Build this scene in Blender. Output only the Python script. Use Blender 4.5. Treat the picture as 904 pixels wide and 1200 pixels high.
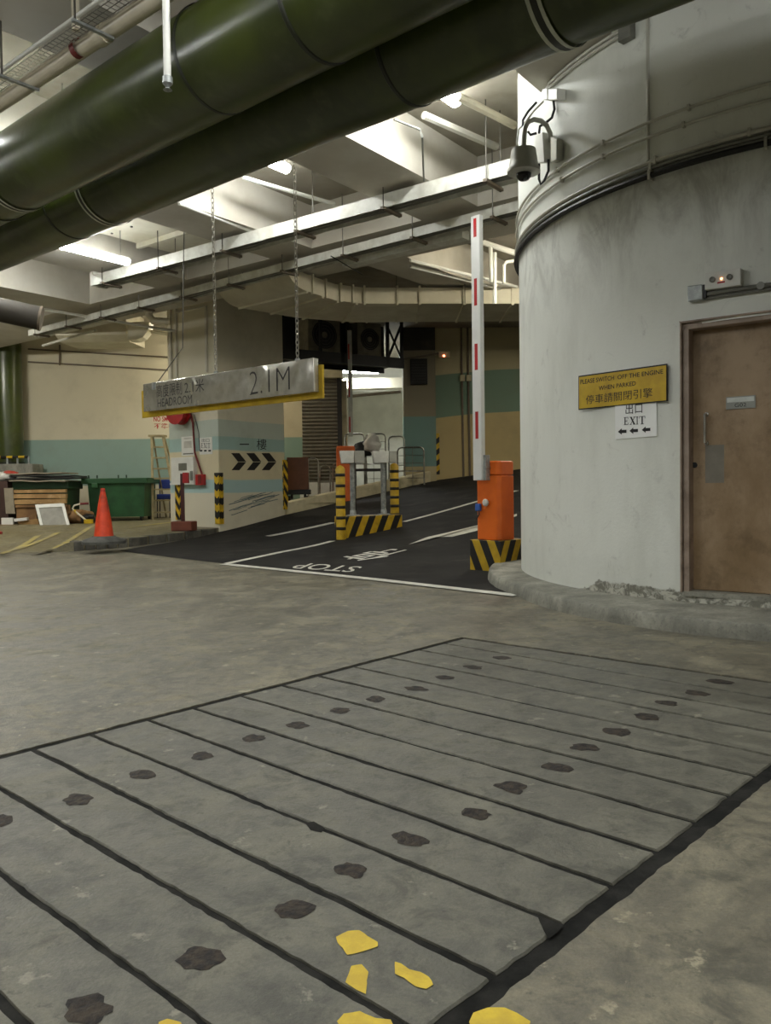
import bpy, bmesh, math, random
from mathutils import Vector, Matrix, noise

for o in list(bpy.data.objects): bpy.data.objects.remove(o, do_unlink=True)
S = bpy.context.scene
COL = S.collection
random.seed(11)

# ------------------------------------------------------------------ camera
F = 950.0            # focal length in pixels of the 904 x 1200 frame
EYE = 1.18
ROLL = 0.013
PITCH = -math.atan((600 - 572.0) / F)
fwd = Vector((0, math.cos(PITCH), math.sin(PITCH)))
up0 = Vector((0, -math.sin(PITCH), math.cos(PITCH)))
r0 = Vector((1, 0, 0))
right = math.cos(ROLL) * r0 - math.sin(ROLL) * up0
upv = math.sin(ROLL) * r0 + math.cos(ROLL) * up0
O = Vector((0, 0, EYE))
cd = bpy.data.cameras.new('camera')
cam = bpy.data.objects.new('camera', cd); COL.objects.link(cam)
cd.sensor_fit = 'HORIZONTAL'; cd.sensor_width = 36.0; cd.lens = F * 36.0 / 904.0
cd.clip_start = 0.05; cd.clip_end = 200
m3 = Matrix((right, upv, -fwd)).transposed()
cam.matrix_world = Matrix.Translation(O) @ m3.to_4x4()
S.camera = cam

# ------------------------------------------------------------------ world, exposure
w = bpy.data.worlds.new('world'); S.world = w; w.use_nodes = True
w.node_tree.nodes['Background'].inputs[0].default_value = (0.9, 0.95, 1.0, 1)
w.node_tree.nodes['Background'].inputs[1].default_value = 0.05
S.view_settings.view_transform = 'Standard'
S.view_settings.look = 'None'
S.view_settings.gamma = 1.0
S.view_settings.use_curve_mapping = False
S.view_settings.exposure = 0.14
LAMP = 112.0          # emission strength of a fluorescent fitting

# ------------------------------------------------------------------ geometry helpers
def ray(x, y): return fwd + right * ((x - 452) / F) + upv * ((600 - y) / F)
_n = ray(-562, 589).cross(ray(1397, 528)).normalized()
NF = _n if _n.z > 0 else -_n                      # normal of the slightly sloping concrete floor
def gz(x, y): return -(NF.x * x + NF.y * y) / NF.z
def fl(px, py, dz=0.0):
    d = ray(px, py); t = -(NF.dot(O - Vector((0, 0, dz)))) / NF.dot(d); return O + d * t
def at(px, py, Y):
    d = ray(px, py); return O + d * (Y / d.y)
def atz(px, py, Z):
    d = ray(px, py); return O + d * ((Z - EYE) / d.z)
SL = fl(265, 661); SR = fl(600, 697)              # the stop line
sdir = Vector((SR.x - SL.x, SR.y - SL.y)).normalized()
rdir = Vector((-sdir.y, sdir.x))
def rz(x, y):                                     # height of the asphalt
    s = (x - SL.x) * rdir.x + (y - SL.y) * rdir.y - 3.0
    k = 0.45
    return gz(x, y) + 0.006 + 0.14 * k * math.log1p(math.exp(min(40, s / k)))
def rp(px, py, dz=0.0):
    d = ray(px, py); t = 5.0
    while t < 40:
        p = O + d * t
        if p.z < rz(p.x, p.y) + dz: break
        t += 0.05
    lo, hi = t - 0.05, t
    for _ in range(20):
        m = (lo + hi) / 2; p = O + d * m
        if p.z < rz(p.x, p.y) + dz: hi = m
        else: lo = m
    return O + d * hi
V = Vector
Z1 = V((0, 0, 1))
dA = V((-0.8, 0.6, 0)); dB = V((0.6, 0.8, 0))     # the building's two grid directions
def QR(q, r, z=0): return V((0.8 * q + 0.6 * r, -0.6 * q + 0.8 * r, z))

class FR:                                         # a frame: origin, u along, v up, n outward
    def __init__(s, o, u, n=None, v=None):
        s.o = V(o); s.u = V(u).normalized(); s.v = V(v).normalized() if v else Z1.copy()
        s.n = V(n).normalized() if n else s.u.cross(s.v).normalized()
    def __call__(s, a, b, c=0): return s.o + s.u * a + s.v * b + s.n * c
    def px(s, x, y, c=0):
        d = ray(x, y); t = (s.o + s.n * c - O).dot(s.n) / d.dot(s.n); p = O + d * t - s.o
        return p.dot(s.u), p.dot(s.v)
WF = FR((0, 0, 0), (1, 0, 0), (0, -1, 0))

class MB:
    def __init__(s): s.v = []; s.f = []; s.uv = []; s.mi = []
    def face(s, pts, uv=None, mi=0):
        i = len(s.v); s.v += [V(p) for p in pts]; s.f.append(list(range(i, i + len(pts))))
        s.uv.append(uv or [(p[0], p[1]) for p in pts]); s.mi.append(mi); return s
    def box(s, fr, a, b, c, mi=0, taper=0.0):
        (a0, a1), (b0, b1), (c0, c1) = a, b, c; t = taper
        L = {}
        for i, aa in ((0, a0), (1, a1)):
            for j, bb in ((0, b0), (1, b1)):
                for k, cc in ((0, c0), (1, c1)):
                    x = aa + (t if i == 0 else -t) * (j == 1); z = cc + (t if k == 0 else -t) * (j == 1)
                    L[i, j, k] = (x, bb, z)
        i0 = len(s.v); idx = {}
        for n, (kk, p) in enumerate(L.items()): s.v.append(fr(*p)); idx[kk] = i0 + n
        def q(ks, ax):
            s.f.append([idx[k] for k in ks]); s.uv.append([(L[k][ax[0]], L[k][ax[1]]) for k in ks]); s.mi.append(mi)
        q([(0,0,1),(1,0,1),(1,1,1),(0,1,1)], (0,1)); q([(1,0,0),(0,0,0),(0,1,0),(1,1,0)], (0,1))
        q([(1,0,1),(1,0,0),(1,1,0),(1,1,1)], (2,1)); q([(0,0,0),(0,0,1),(0,1,1),(0,1,0)], (2,1))
        q([(0,1,1),(1,1,1),(1,1,0),(0,1,0)], (0,2)); q([(0,0,0),(1,0,0),(1,0,1),(0,0,1)], (0,2))
        return s
    def tube(s, pts, r, seg=8, cap=True, mi=0, closed=False):
        pts = [V(p) for p in pts]; n = len(pts); R = r if hasattr(r, '__len__') else [r] * n
        i0 = len(s.v); up = None; acc = 0
        for k, p in enumerate(pts):
            t = (pts[(k + 1) % n] - pts[k - 1]) if closed else (pts[min(k + 1, n - 1)] - pts[max(k - 1, 0)])
            t.normalize()
            if up is None:
                up = Z1.copy() if abs(t.z) < 0.9 else V((1, 0, 0))
            x = up - t * up.dot(t)
            if x.length < 1e-5: x = V((1, 0, 0)) - t * t.x
            x.normalize(); up = x; y = t.cross(x)
            for j in range(seg):
                a = 2 * math.pi * j / seg
                s.v.append(p + (x * math.cos(a) + y * math.sin(a)) * R[k])
        m = n if closed else n - 1
        for k in range(m):
            k2 = (k + 1) % n; L = (pts[k2] - pts[k]).length
            for j in range(seg):
                j2 = (j + 1) % seg
                s.f.append([i0 + k*seg + j, i0 + k*seg + j2, i0 + k2*seg + j2, i0 + k2*seg + j])
                s.uv.append([(j/seg, acc), ((j+1)/seg, acc), ((j+1)/seg, acc+L), (j/seg, acc+L)]); s.mi.append(mi)
            acc += L
        if cap and not closed:
            s.f.append([i0 + j for j in reversed(range(seg))]); s.uv.append([(0, 0)] * seg); s.mi.append(mi)
            s.f.append([i0 + (n-1)*seg + j for j in range(seg)]); s.uv.append([(0, 0)] * seg); s.mi.append(mi)
        return s
    def lathe(s, c, prof, seg=20, axis=None, mi=0):      # prof: (radius, height)
        c = V(c); ax = V(axis).normalized() if axis else Z1.copy()
        x = ax.orthogonal().normalized(); y = ax.cross(x); i0 = len(s.v)
        for (r, h) in prof:
            for j in range(seg):
                a = 2 * math.pi * j / seg; s.v.append(c + ax * h + (x * math.cos(a) + y * math.sin(a)) * r)
        for k in range(len(prof) - 1):
            for j in range(seg):
                j2 = (j + 1) % seg
                s.f.append([i0 + k*seg + j, i0 + k*seg + j2, i0 + (k+1)*seg + j2, i0 + (k+1)*seg + j])
                s.uv.append([(j/seg, prof[k][1]), ((j+1)/seg, prof[k][1]), ((j+1)/seg, prof[k+1][1]), (j/seg, prof[k+1][1])]); s.mi.append(mi)
        for k, rev in ((0, True), (len(prof) - 1, False)):
            if prof[k][0] > 1e-4:
                l = [i0 + k*seg + j for j in range(seg)]
                s.f.append(l[::-1] if rev else l); s.uv.append([(0, 0)] * seg); s.mi.append(mi)
        return s
    def prism(s, fr, poly, c0, c1, mi=0):                 # poly in (a,b) of the frame, from c0 to c1
        n = len(poly); i0 = len(s.v)
        for c in (c0, c1):
            for (a, b) in poly: s.v.append(fr(a, b, c))
        s.f.append([i0 + n + j for j in range(n)]); s.uv.append([tuple(p) for p in poly]); s.mi.append(mi)
        s.f.append([i0 + j for j in reversed(range(n))]); s.uv.append([tuple(p) for p in reversed(poly)]); s.mi.append(mi)
        for j in range(n):
            k = (j + 1) % n
            s.f.append([i0 + j, i0 + k, i0 + n + k, i0 + n + j])
            s.uv.append([(c0, poly[j][1]), (c0, poly[k][1]), (c1, poly[k][1]), (c1, poly[j][1])]); s.mi.append(mi)
        return s
    def grid(s, fn, nu, nv, mi=0):
        i0 = len(s.v)
        for i in range(nu + 1):
            for j in range(nv + 1): s.v.append(V(fn(i / nu, j / nv)))
        for i in range(nu):
            for j in range(nv):
                a = i0 + i*(nv+1) + j
                s.f.append([a, a + nv + 1, a + nv + 2, a + 1])
                s.uv.append([(i/nu, j/nv), ((i+1)/nu, j/nv), ((i+1)/nu, (j+1)/nv), (i/nu, (j+1)/nv)]); s.mi.append(mi)
        return s
    def build(s, name, mats, parent=None, smooth=False, bevel=0.0, fix=True, base=None):
        off = wloc(parent) if parent else (V(base) if base is not None else V((0, 0, 0)))
        me = bpy.data.meshes.new(name)
        me.from_pydata([p - off for p in s.v], [], s.f)
        ul = me.uv_layers.new(name='UVMap'); k = 0
        for uvs in s.uv:
            for c in uvs: ul.data[k].uv = c; k += 1
        for i, p in enumerate(me.polygons): p.material_index = s.mi[i]; p.use_smooth = smooth
        for mt in (mats if isinstance(mats, (list, tuple)) else [mats]): me.materials.append(mt)
        if fix:
            bm = bmesh.new(); bm.from_mesh(me)
            bmesh.ops.remove_doubles(bm, verts=bm.verts, dist=1e-5)
            bmesh.ops.recalc_face_normals(bm, faces=bm.faces); bm.to_mesh(me); bm.free()
        if smooth: me.set_sharp_from_angle(angle=math.radians(38))
        o = bpy.data.objects.new(name, me); COL.objects.link(o)
        if parent: o.parent = parent
        else: o.location = off
        if bevel:
            b = o.modifiers.new('bevel', 'BEVEL'); b.width = bevel; b.segments = 2; b.limit_method = 'ANGLE'
        return o

def wloc(o):
    p = V(o.location)
    while o.parent: o = o.parent; p += V(o.location)
    return p
def tag(o, label, cat, group=None, kind=None):
    if label: o['label'] = label
    if cat: o['category'] = cat
    if group: o['group'] = group
    if kind: o['kind'] = kind
    return o
def thing(name, loc, label, cat, group=None, kind=None):
    o = bpy.data.objects.new(name, None); COL.objects.link(o); o.location = loc
    o.empty_display_size = 0.1
    return tag(o, label, cat, group, kind)
def copy_tree(o, parent=None, off=None):
    c = o.copy(); COL.objects.link(c); c.parent = parent
    for ch in list(o.children): copy_tree(ch, c)
    if off is not None: c.location = V(o.location) + V(off)
    return c

# ------------------------------------------------------------------ lettering
def text_mesh(body, weight=0.0):
    cu = bpy.data.curves.new('t', 'FONT'); cu.body = body; cu.size = 1.0; cu.offset = weight
    cu.resolution_u = 3
    ob = bpy.data.objects.new('t', cu); COL.objects.link(ob)
    bpy.context.view_layer.update()
    dg = bpy.context.evaluated_depsgraph_get()
    me = bpy.data.meshes.new_from_object(ob.evaluated_get(dg))
    vs = [v.co.copy() for v in me.vertices]; fs = [list(p.vertices) for p in me.polygons]
    bpy.data.objects.remove(ob); bpy.data.curves.remove(cu); bpy.data.meshes.remove(me)
    return vs, fs
def text(body, fn, mat_, parent, name='lettering', weight=0.0, aspect=None):
    """fn(s, t) maps the 0..1 x 0..1 text box into the place."""
    vs, fs = text_mesh(body, weight)
    x0 = min(v.x for v in vs); x1 = max(v.x for v in vs); y0 = min(v.y for v in vs); y1 = max(v.y for v in vs)
    mb = MB(); mb.v = [V(fn((v.x - x0) / (x1 - x0), (v.y - y0) / (y1 - y0))) for v in vs]
    mb.f = fs; mb.uv = [[(0, 0)] * len(f) for f in fs]; mb.mi = [0] * len(fs)
    return mb.build(name, mat_, parent, fix=False)

# ------------------------------------------------------------------ materials
def srgb(r, g, b):
    f = lambda c: (c/255/12.92) if c/255 <= 0.04045 else ((c/255 + 0.055)/1.055)**2.4
    return (f(r), f(g), f(b), 1)
class NT:
    def __init__(s, name):
        s.m = bpy.data.materials.new(name); s.m.use_nodes = True; s.t = s.m.node_tree
        s.b = s.t.nodes['Principled BSDF']; s.tc = s.t.nodes.new('ShaderNodeTexCoord')
        s.pos = s.t.nodes.new('ShaderNodeNewGeometry').outputs['Position']
    def link(s, a, b): s.t.links.new(a, b)
    def val(s, x, inp):
        if hasattr(x, 'default_value') or hasattr(x, 'is_output'): s.link(x, inp)
        else: inp.default_value = x
    def noise(s, scale, detail=4, rough=0.55, co=None, dist=0.0, sc=None):
        n = s.t.nodes.new('ShaderNodeTexNoise'); n.inputs['Scale'].default_value = scale
        n.inputs['Detail'].default_value = detail; n.inputs['Roughness'].default_value = rough
        n.inputs['Distortion'].default_value = dist
        co = co or s.pos
        if sc:
            mp = s.t.nodes.new('ShaderNodeMapping'); mp.inputs['Scale'].default_value = sc; s.link(co, mp.inputs[0]); co = mp.outputs[0]
        s.link(co, n.inputs['Vector']); return n.outputs['Fac']
    def ramp(s, fac, lo, hi):
        r = s.t.nodes.new('ShaderNodeMapRange'); r.inputs['From Min'].default_value = lo; r.inputs['From Max'].default_value = hi
        r.interpolation_type = 'SMOOTHSTEP'
        s.val(fac, r.inputs['Value']); return r.outputs['Result']
    def math(s, op, a, b=0.0):
        n = s.t.nodes.new('ShaderNodeMath'); n.operation = op; s.val(a, n.inputs[0]); s.val(b, n.inputs[1]); return n.outputs[0]
    def mix(s, fac, a, b):
        n = s.t.nodes.new('ShaderNodeMix'); n.data_type = 'RGBA'; s.val(fac, n.inputs[0]); s.val(a, n.inputs[6]); s.val(b, n.inputs[7]); return n.outputs[2]
    def sep(s, co=None):
        n = s.t.nodes.new('ShaderNodeSeparateXYZ'); s.link(co or s.pos, n.inputs[0]); return n.outputs
    def out(s, col, rough=0.6, metal=0.0, bump=None, bs=0.2, bd=0.01):
        s.val(col, s.b.inputs['Base Color']); s.val(rough, s.b.inputs['Roughness']); s.b.inputs['Metallic'].default_value = metal
        if bump is not None:
            n = s.t.nodes.new('ShaderNodeBump'); n.inputs['Strength'].default_value = bs; n.inputs['Distance'].default_value = bd
            s.link(bump, n.inputs['Height']); s.link(n.outputs[0], s.b.inputs['Normal'])
        return s.m
def mottled(name, c1, c2, scale=3.0, rough=0.6, metal=0.0, lo=0.35, hi=0.65, bs=0.1, bscale=None, c3=None, s3=0.7):
    t = NT(name); f = t.ramp(t.noise(scale, 6, 0.6), lo, hi); c = t.mix(f, c1, c2)
    if c3: c = t.mix(t.ramp(t.noise(s3, 5, 0.6), 0.5, 0.72), c, c3)
    return t.out(c, rough, metal, t.noise(bscale or scale * 12, 4), bs)
def shade(c, k): return (c[0]*k, c[1]*k, c[2]*k, 1)
def simple(name, c, rough=0.5, metal=0.0, var=0.82, scale=6.0):
    return mottled(name, c, shade(c, var), scale, rough, metal, bs=0.05)
def glow(name, c, e):
    t = NT(name); t.b.inputs['Emission Color'].default_value = c; t.b.inputs['Emission Strength'].default_value = e
    return t.out(c, 0.4)
def stripes(name, c1, c2, ku, kv, off=0.0, chevron=None, rough=0.5):
    t = NT(name); o = t.sep(t.tc.outputs['UV']); u, v = o[0], o[1]
    if chevron is not None: u = t.math('ABSOLUTE', t.math('SUBTRACT', u, chevron))
    x = t.math('ADD', t.math('ADD', t.math('MULTIPLY', u, ku), t.math('MULTIPLY', v, kv)), off)
    x = t.math('FRACT', x); f = t.math('GREATER_THAN', x, 0.5)
    n = t.ramp(t.noise(9, 5), 0.35, 0.75)
    c = t.mix(f, t.mix(n, c1, shade(c1, 0.72)), t.mix(n, c2, shade(c2, 1.5)))
    return t.out(c, rough)
M = {}
# ------------------------------------------------------------------ material set
def floor_mat(name, c1, c2, c3, k=1.0):
    t = NT(name)
    a = t.ramp(t.noise(0.45, 9, 0.68, dist=0.6), 0.40, 0.62); b = t.ramp(t.noise(2.0, 10, 0.74, dist=0.9), 0.45, 0.64)
    c = t.mix(a, c1, c2); c = t.mix(t.math('MULTIPLY', b, 0.9), c, c3)
    d = t.ramp(t.noise(5.5, 9, 0.76, dist=0.6), 0.44, 0.62); c = t.mix(t.math('MULTIPLY', d, 0.7 * k), c, shade(c1, 0.48))
    sp = t.ramp(t.noise(7.5, 5, 0.62), 0.64, 0.69); c = t.mix(t.math('MULTIPLY', sp, 0.75 * k), c, shade(c3, 1.55))
    dk = t.ramp(t.noise(24, 5, 0.7), 0.58, 0.68); c = t.mix(t.math('MULTIPLY', dk, 0.6), c, shade(c1, 0.42))
    md = t.ramp(t.noise(13, 7, 0.74, dist=0.4), 0.42, 0.64); c = t.mix(t.math('MULTIPLY', md, 0.42 * k), c, shade(c3, 1.05))
    g = t.math('MULTIPLY', t.math('SUBTRACT', t.noise(110, 3, 0.7), 0.5), 0.9); gn = t.ramp(g, -0.35, 0.35)
    c = t.mix(t.math('MULTIPLY', gn, 0.5), c, shade(c1, 0.72))
    r = t.math('ADD', t.math('MULTIPLY', b, 0.25), 0.48)
    h = t.math('ADD', t.noise(70, 5, 0.65), t.math('MULTIPLY', t.noise(9, 6), 1.5))
    return t.out(c, r, 0, h, 0.3, 0.012)
M['floor'] = floor_mat('concrete_floor', srgb(96, 93, 81), srgb(110, 105, 90), srgb(146, 139, 116))
M['slab'] = floor_mat('concrete_slab', srgb(88, 87, 77), srgb(99, 97, 86), srgb(126, 123, 108))
def kerb_mat():
    t = NT('concrete_kerb'); a = t.ramp(t.noise(2.2, 9, 0.7, dist=0.6), 0.36, 0.66); st = t.ramp(t.noise(1.6, 9, 0.72, sc=(2.2, 2.2, 0.7)), 0.42, 0.70)
    c = t.mix(a, srgb(122, 121, 110), srgb(158, 156, 142)); c = t.mix(t.math('MULTIPLY', st, 0.6), c, srgb(80, 79, 71))
    c = t.mix(t.math('MULTIPLY', t.ramp(t.noise(45, 4, 0.7), 0.5, 0.7), 0.4), c, srgb(66, 65, 58))
    return t.out(c, 0.75, 0, t.math('ADD', t.noise(60, 5, 0.7), t.math('MULTIPLY', t.noise(12, 6), 0.8)), 0.3, 0.012)
M['kerb'] = kerb_mat()
M['pave'] = floor_mat('pavement_concrete', srgb(118, 108, 78), srgb(124, 118, 98), srgb(150, 144, 110))
M['tar'] = mottled('tar', srgb(26, 26, 24), srgb(44, 43, 40), 9, 0.95, bs=0.3, bscale=50)
M['asphalt'] = mottled('asphalt', srgb(34, 33, 32), srgb(44, 43, 41), 1.2, 0.8, bs=0.35, bscale=90, c3=srgb(56, 54, 50), s3=2.5)
for k_ in ('tar', 'asphalt'): M[k_].node_tree.nodes['Principled BSDF'].inputs['Specular IOR Level'].default_value = 0.15
M['hole'] = mottled('hole_fill', srgb(16, 13, 10), srgb(56, 46, 34), 34, 0.8, bs=0.9, bscale=45)
M['ypaint'] = mottled('yellow_floor_paint', srgb(214, 186, 44), srgb(190, 160, 40), 12, 0.5)
M['wpaint'] = mottled('white_road_paint', srgb(206, 204, 192), srgb(160, 158, 146), 5, 0.6, lo=0.45, hi=0.8)
M['fadey'] = mottled('faded_yellow_paint', srgb(182, 166, 92), srgb(150, 140, 108), 4, 0.7)
M['ceil'] = mottled('ceiling_paint', srgb(158, 152, 138), srgb(140, 134, 120), 1.3, 0.8, bs=0.1, c3=srgb(124, 118, 104))
M['beam'] = mottled('beam_paint', srgb(196, 192, 180), srgb(180, 174, 160), 1.1, 0.75, bs=0.1)
M['outer'] = mottled('outer_wall_paint', srgb(170, 164, 146), srgb(150, 144, 126), 0.9, 0.8)

def round_wall_mat():
    t = NT('white_wall_paint'); x, y, z = t.sep()
    st = t.ramp(t.noise(1.0, 7, 0.62, sc=(2.4, 2.4, 0.7)), 0.46, 0.78)
    mk = t.ramp(t.noise(3.4, 8, 0.72, dist=1.4), 0.57, 0.74)
    bd = t.math('MULTIPLY', t.ramp(z, 2.5, 3.5), t.math('SUBTRACT', 1.0, t.ramp(z, 3.55, 3.75)))
    sm = t.math('MULTIPLY', bd, t.ramp(t.noise(1.7, 8, 0.7, dist=0.8, sc=(1.6, 1.6, 0.7)), 0.40, 0.66))
    c = t.mix(t.math('MULTIPLY', st, 0.5), srgb(228, 230, 222), srgb(198, 200, 190))
    c = t.mix(t.math('MULTIPLY', mk, 0.42), c, srgb(150, 150, 142))
    c = t.mix(t.math('MULTIPLY', sm, 0.5), c, srgb(128, 124, 112))
    h = t.math('SUBTRACT', z, t.math('ADD', t.math('MULTIPLY', x, 0.018), t.math('MULTIPLY', y, 0.015)))
    edge = t.math('ADD', t.math('MULTIPLY', t.ramp(x, 1.6, 1.85), 0.17), 0.04)
    nz = t.math('MULTIPLY', t.math('SUBTRACT', t.noise(4.5, 9, 0.74), 0.5), 0.2)
    d = t.math('SUBTRACT', t.math('ADD', edge, nz), h)
    bare = t.ramp(d, -0.006, 0.006)
    spl = t.ramp(t.noise(11, 6, 0.7, dist=1.0), 0.42, 0.6)
    c = t.mix(bare, c, t.mix(spl, srgb(120, 118, 106), srgb(206, 204, 190)))
    g = t.math('MULTIPLY', t.ramp(t.math('SUBTRACT', t.math('ADD', 0.75, t.math('MULTIPLY', nz, 3.0)), h), 0.0, 0.6), 0.16)
    c = t.mix(g, c, srgb(130, 132, 118))
    hh = t.math('SUBTRACT', t.math('ADD', t.math('MULTIPLY', t.noise(40, 3), 0.15), t.math('MULTIPLY', spl, t.math('MULTIPLY', bare, 0.6))), bare)
    return t.out(c, 0.62, 0, hh, 0.5, 0.02)
M['round'] = round_wall_mat()

def banded(name, bands, slope=(0, 0, 0), wob=0.03, base=None, dirt=srgb(120, 112, 90), wave=0.25):
    """painted wall: bands = [(z0, z1, colour)] of flat paint over a base coat."""
    t = NT(name); x, y, z = t.sep()
    h = t.math('SUBTRACT', z, t.math('ADD', t.math('MULTIPLY', x, slope[0]), t.math('ADD', t.math('MULTIPLY', y, slope[1]), slope[2])))
    h = t.math('ADD', h, t.math('MULTIPLY', t.math('SUBTRACT', t.noise(wave, 3), 0.5), wob))
    c = base
    for z0, z1, col in bands:
        f = t.math('MULTIPLY', t.ramp(h, z0 - 0.012, z0 + 0.012), t.math('SUBTRACT', 1.0, t.ramp(h, z1 - 0.012, z1 + 0.012)))
        c = t.mix(f, c, col)
    c = t.mix(t.math('MULTIPLY', t.ramp(t.noise(0.9, 7, 0.66), 0.45, 0.8), 0.3), c, dirt)
    return t.out(c, 0.7, 0, t.noise(30, 4), 0.1)
CREAM = srgb(205, 196, 165); TEAL = srgb(132, 156, 142)
M['wall_back'] = banded('back_wall_paint', [(1.35, 2.62, srgb(140, 164, 152))], base=srgb(206, 198, 172))
M['wall_ramp'] = banded('ramp_wall_paint', [(-5, 3.02, srgb(190, 170, 120)), (3.02, 4.2, srgb(118, 142, 122))], slope=(0.055, 0, 0), wob=0.25, base=srgb(186, 176, 140), wave=0.3)
M['col_dark'] = banded('far_column_paint', [(0, 1.75, srgb(182, 168, 130)), (1.75, 3.1, srgb(112, 142, 136)), (4.9, 7, srgb(52, 48, 40))], base=srgb(138, 130, 110), wob=0.2)
M['col'] = banded('column_paint', [(1.13, 1.42, srgb(172, 200, 198)), (1.42, 2.06, srgb(214, 204, 170)), (2.06, 2.36, srgb(160, 188, 182)), (2.36, 2.72, srgb(188, 198, 186))], base=srgb(218, 212, 190), wob=0.06, wave=0.8)
M['cream'] = mottled('cream_paint', srgb(214, 204, 170), srgb(190, 180, 146), 1.4, 0.7, c3=srgb(160, 150, 120), s3=2.0)
M['corr'] = mottled('corridor_paint', srgb(214, 214, 202), srgb(196, 196, 184), 1.0, 0.7)

# ------------------------------------------------------------------ concrete floor with its slab pit
XL, XR, YB, YF, CZ = -15.0, 13.0, -8.0, 29.0, 5.55
def f2(px, py): p = fl(px, py); return V((p.x, p.y))
def isect(l1, l2):
    (p, q), (r, s) = l1, l2; d1 = q - p; d2 = s - r; k = d1.x*d2.y - d1.y*d2.x
    t = ((r.x-p.x)*d2.y - (r.y-p.y)*d2.x) / k; return p + d1 * t
JL = [((543,748),(904,800)), ((515,753),(904,818)), ((483,760),(904,837)), ((452,770),(904,858)), ((413,781),(904,885)),
      ((373,792),(882,908)), ((333,804),(852,932)), ((288,817),(814,963)), ((231,831),(771,998)), ((182,847),(716,1038)),
      ((114,864),(658,1083)), ((42,880),(583,1146)), ((0,924),(450,1188)), ((0,1022),(239,1198)), ((0,1169),(30,1200))]
J = [(f2(*a), f2(*b)) for a, b in JL]
BL = (f2(543, 748), f2(0, 888)); BR = (f2(904, 898), f2(583, 1146))
jd = J[14][1] - J[14][0]
step = isect(J[13], BL) - isect(J[14], BL)
for k in range(1, 4):
    J.append((J[14][0] - step * k, J[14][0] - step * k + (J[13][1] - J[13][0])))
Lp = [isect(j, BL) for j in J]; Rp = [isect(j, BR) for j in J]
bdir = (BL[0] - BL[1]).normalized(); bperp = V((bdir.y, -bdir.x))       # bperp points along the slabs, to the right border
pdir = (Rp[0] - Lp[0]).normalized()
hole = [Lp[0] - pdir*0.035 + bdir*0.03, Rp[0] + pdir*0.048 + bdir*0.025, Rp[-1] + pdir*0.048 - bdir*0.03, Lp[-1] - pdir*0.035 - bdir*0.03]
def g3(p, dz=0.0): return V((p.x, p.y, gz(p.x, p.y) + dz))
def jag(loop, stepm, amp, seed):
    out = []
    for i, a in enumerate(loop):
        b = loop[(i + 1) % len(loop)]; L = (b - a).length; n = max(1, int(L / stepm)); t = (b - a) / L; nn = V((-t.y, t.x))
        for k in range(n):
            p = a + (b - a) * (k / n)
            j = (0.55*noise.noise(V((p.x*4, p.y*4, seed))) + 0.55*noise.noise(V((p.x*26, p.y*26, seed)))) * amp if k else 0
            out.append(p + nn * j)
    return out
bm = bmesh.new()
outer = [V((XL, YB)), V((XR, YB)), V((XR, YF)), V((XL, YF))]
hl = jag(hole, 0.035, 0.014, 3)
def loop(pts, dz=0):
    vs = [bm.verts.new(g3(p, dz)) for p in pts]; return vs, [bm.edges.new((vs[i], vs[(i + 1) % len(vs)])) for i in range(len(vs))]
ov, oe = loop(outer); hv, he = loop(hl)
bmesh.ops.triangle_fill(bm, use_beauty=True, edges=oe + he, normal=(0, 0, 1))
lo = [bm.verts.new(g3(p, -0.06)) for p in hl]
for i in range(len(hl)): bm.faces.new((hv[i], hv[(i+1) % len(hl)], lo[(i+1) % len(hl)], lo[i]))
bmesh.ops.recalc_face_normals(bm, faces=bm.faces)
me = bpy.data.meshes.new('floor'); bm.to_mesh(me); bm.free(); me.materials.append(M['floor'])
floor = bpy.data.objects.new('floor', me); COL.objects.link(floor)
tag(floor, 'worn grey concrete floor with a strip of dark-jointed slabs set in it', 'floor', kind='structure')
big = [hole[0] - pdir*.1 + bdir*.1, hole[1] + pdir*.1 + bdir*.1, hole[2] + pdir*.1 - bdir*.1, hole[3] - pdir*.1 - bdir*.1]
MB().face([g3(p, -0.007) for p in big]).build('tar_joint', M['tar'], floor)

HA = [(588,771),(555,782),(521,794),(488,807),(441,819),(398,833),(349,850),(298,865),(236,886),(168,908),(91,937),(0,962)]
HB = [(845,799),(816,812),(781,824),(758,840),(725,858),(686,876),(652,899),(600,922),(557,954),(481,984),(411,1020),(344,1065),(236,1122),(103,1182)]
holes = [f2(*p) for p in HA + HB]
slabs = []
for k in range(len(J) - 1):
    g = 0.010 + 0.005 * ((k * 7) % 3) / 2
    q = [Lp[k] + pdir*0.012 - bdir*g, Rp[k] - pdir*0.012 - bdir*g, Rp[k+1] - pdir*0.012 + bdir*g, Lp[k+1] + pdir*0.012 + bdir*g]
    jl = jag(q, 0.035, 0.010, 10 + k)
    cx = sum((p for p in jl), V((0, 0))) / len(jl)
    mb = MB(); n = len(jl); tops = []
    i0 = 0
    mb.v = [g3(p, -0.06) for p in jl] + [g3(p, -0.005) for p in jl] + [g3(p + (cx - p).normalized() * 0.006, 0.0) for p in jl]
    for lv in (0, 1):
        for i in range(n):
            a, b = lv*n + i, lv*n + (i+1) % n
            mb.f.append([a, b, b + n, a + n])
    mb.f.append([2*n + i for i in range(n)])
    mb.uv = [[(0, 0)] * len(f) for f in mb.f]; mb.mi = [0] * len(mb.f)
    slabs.append(mb.build('concrete_slab', M['slab'], floor))
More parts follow.
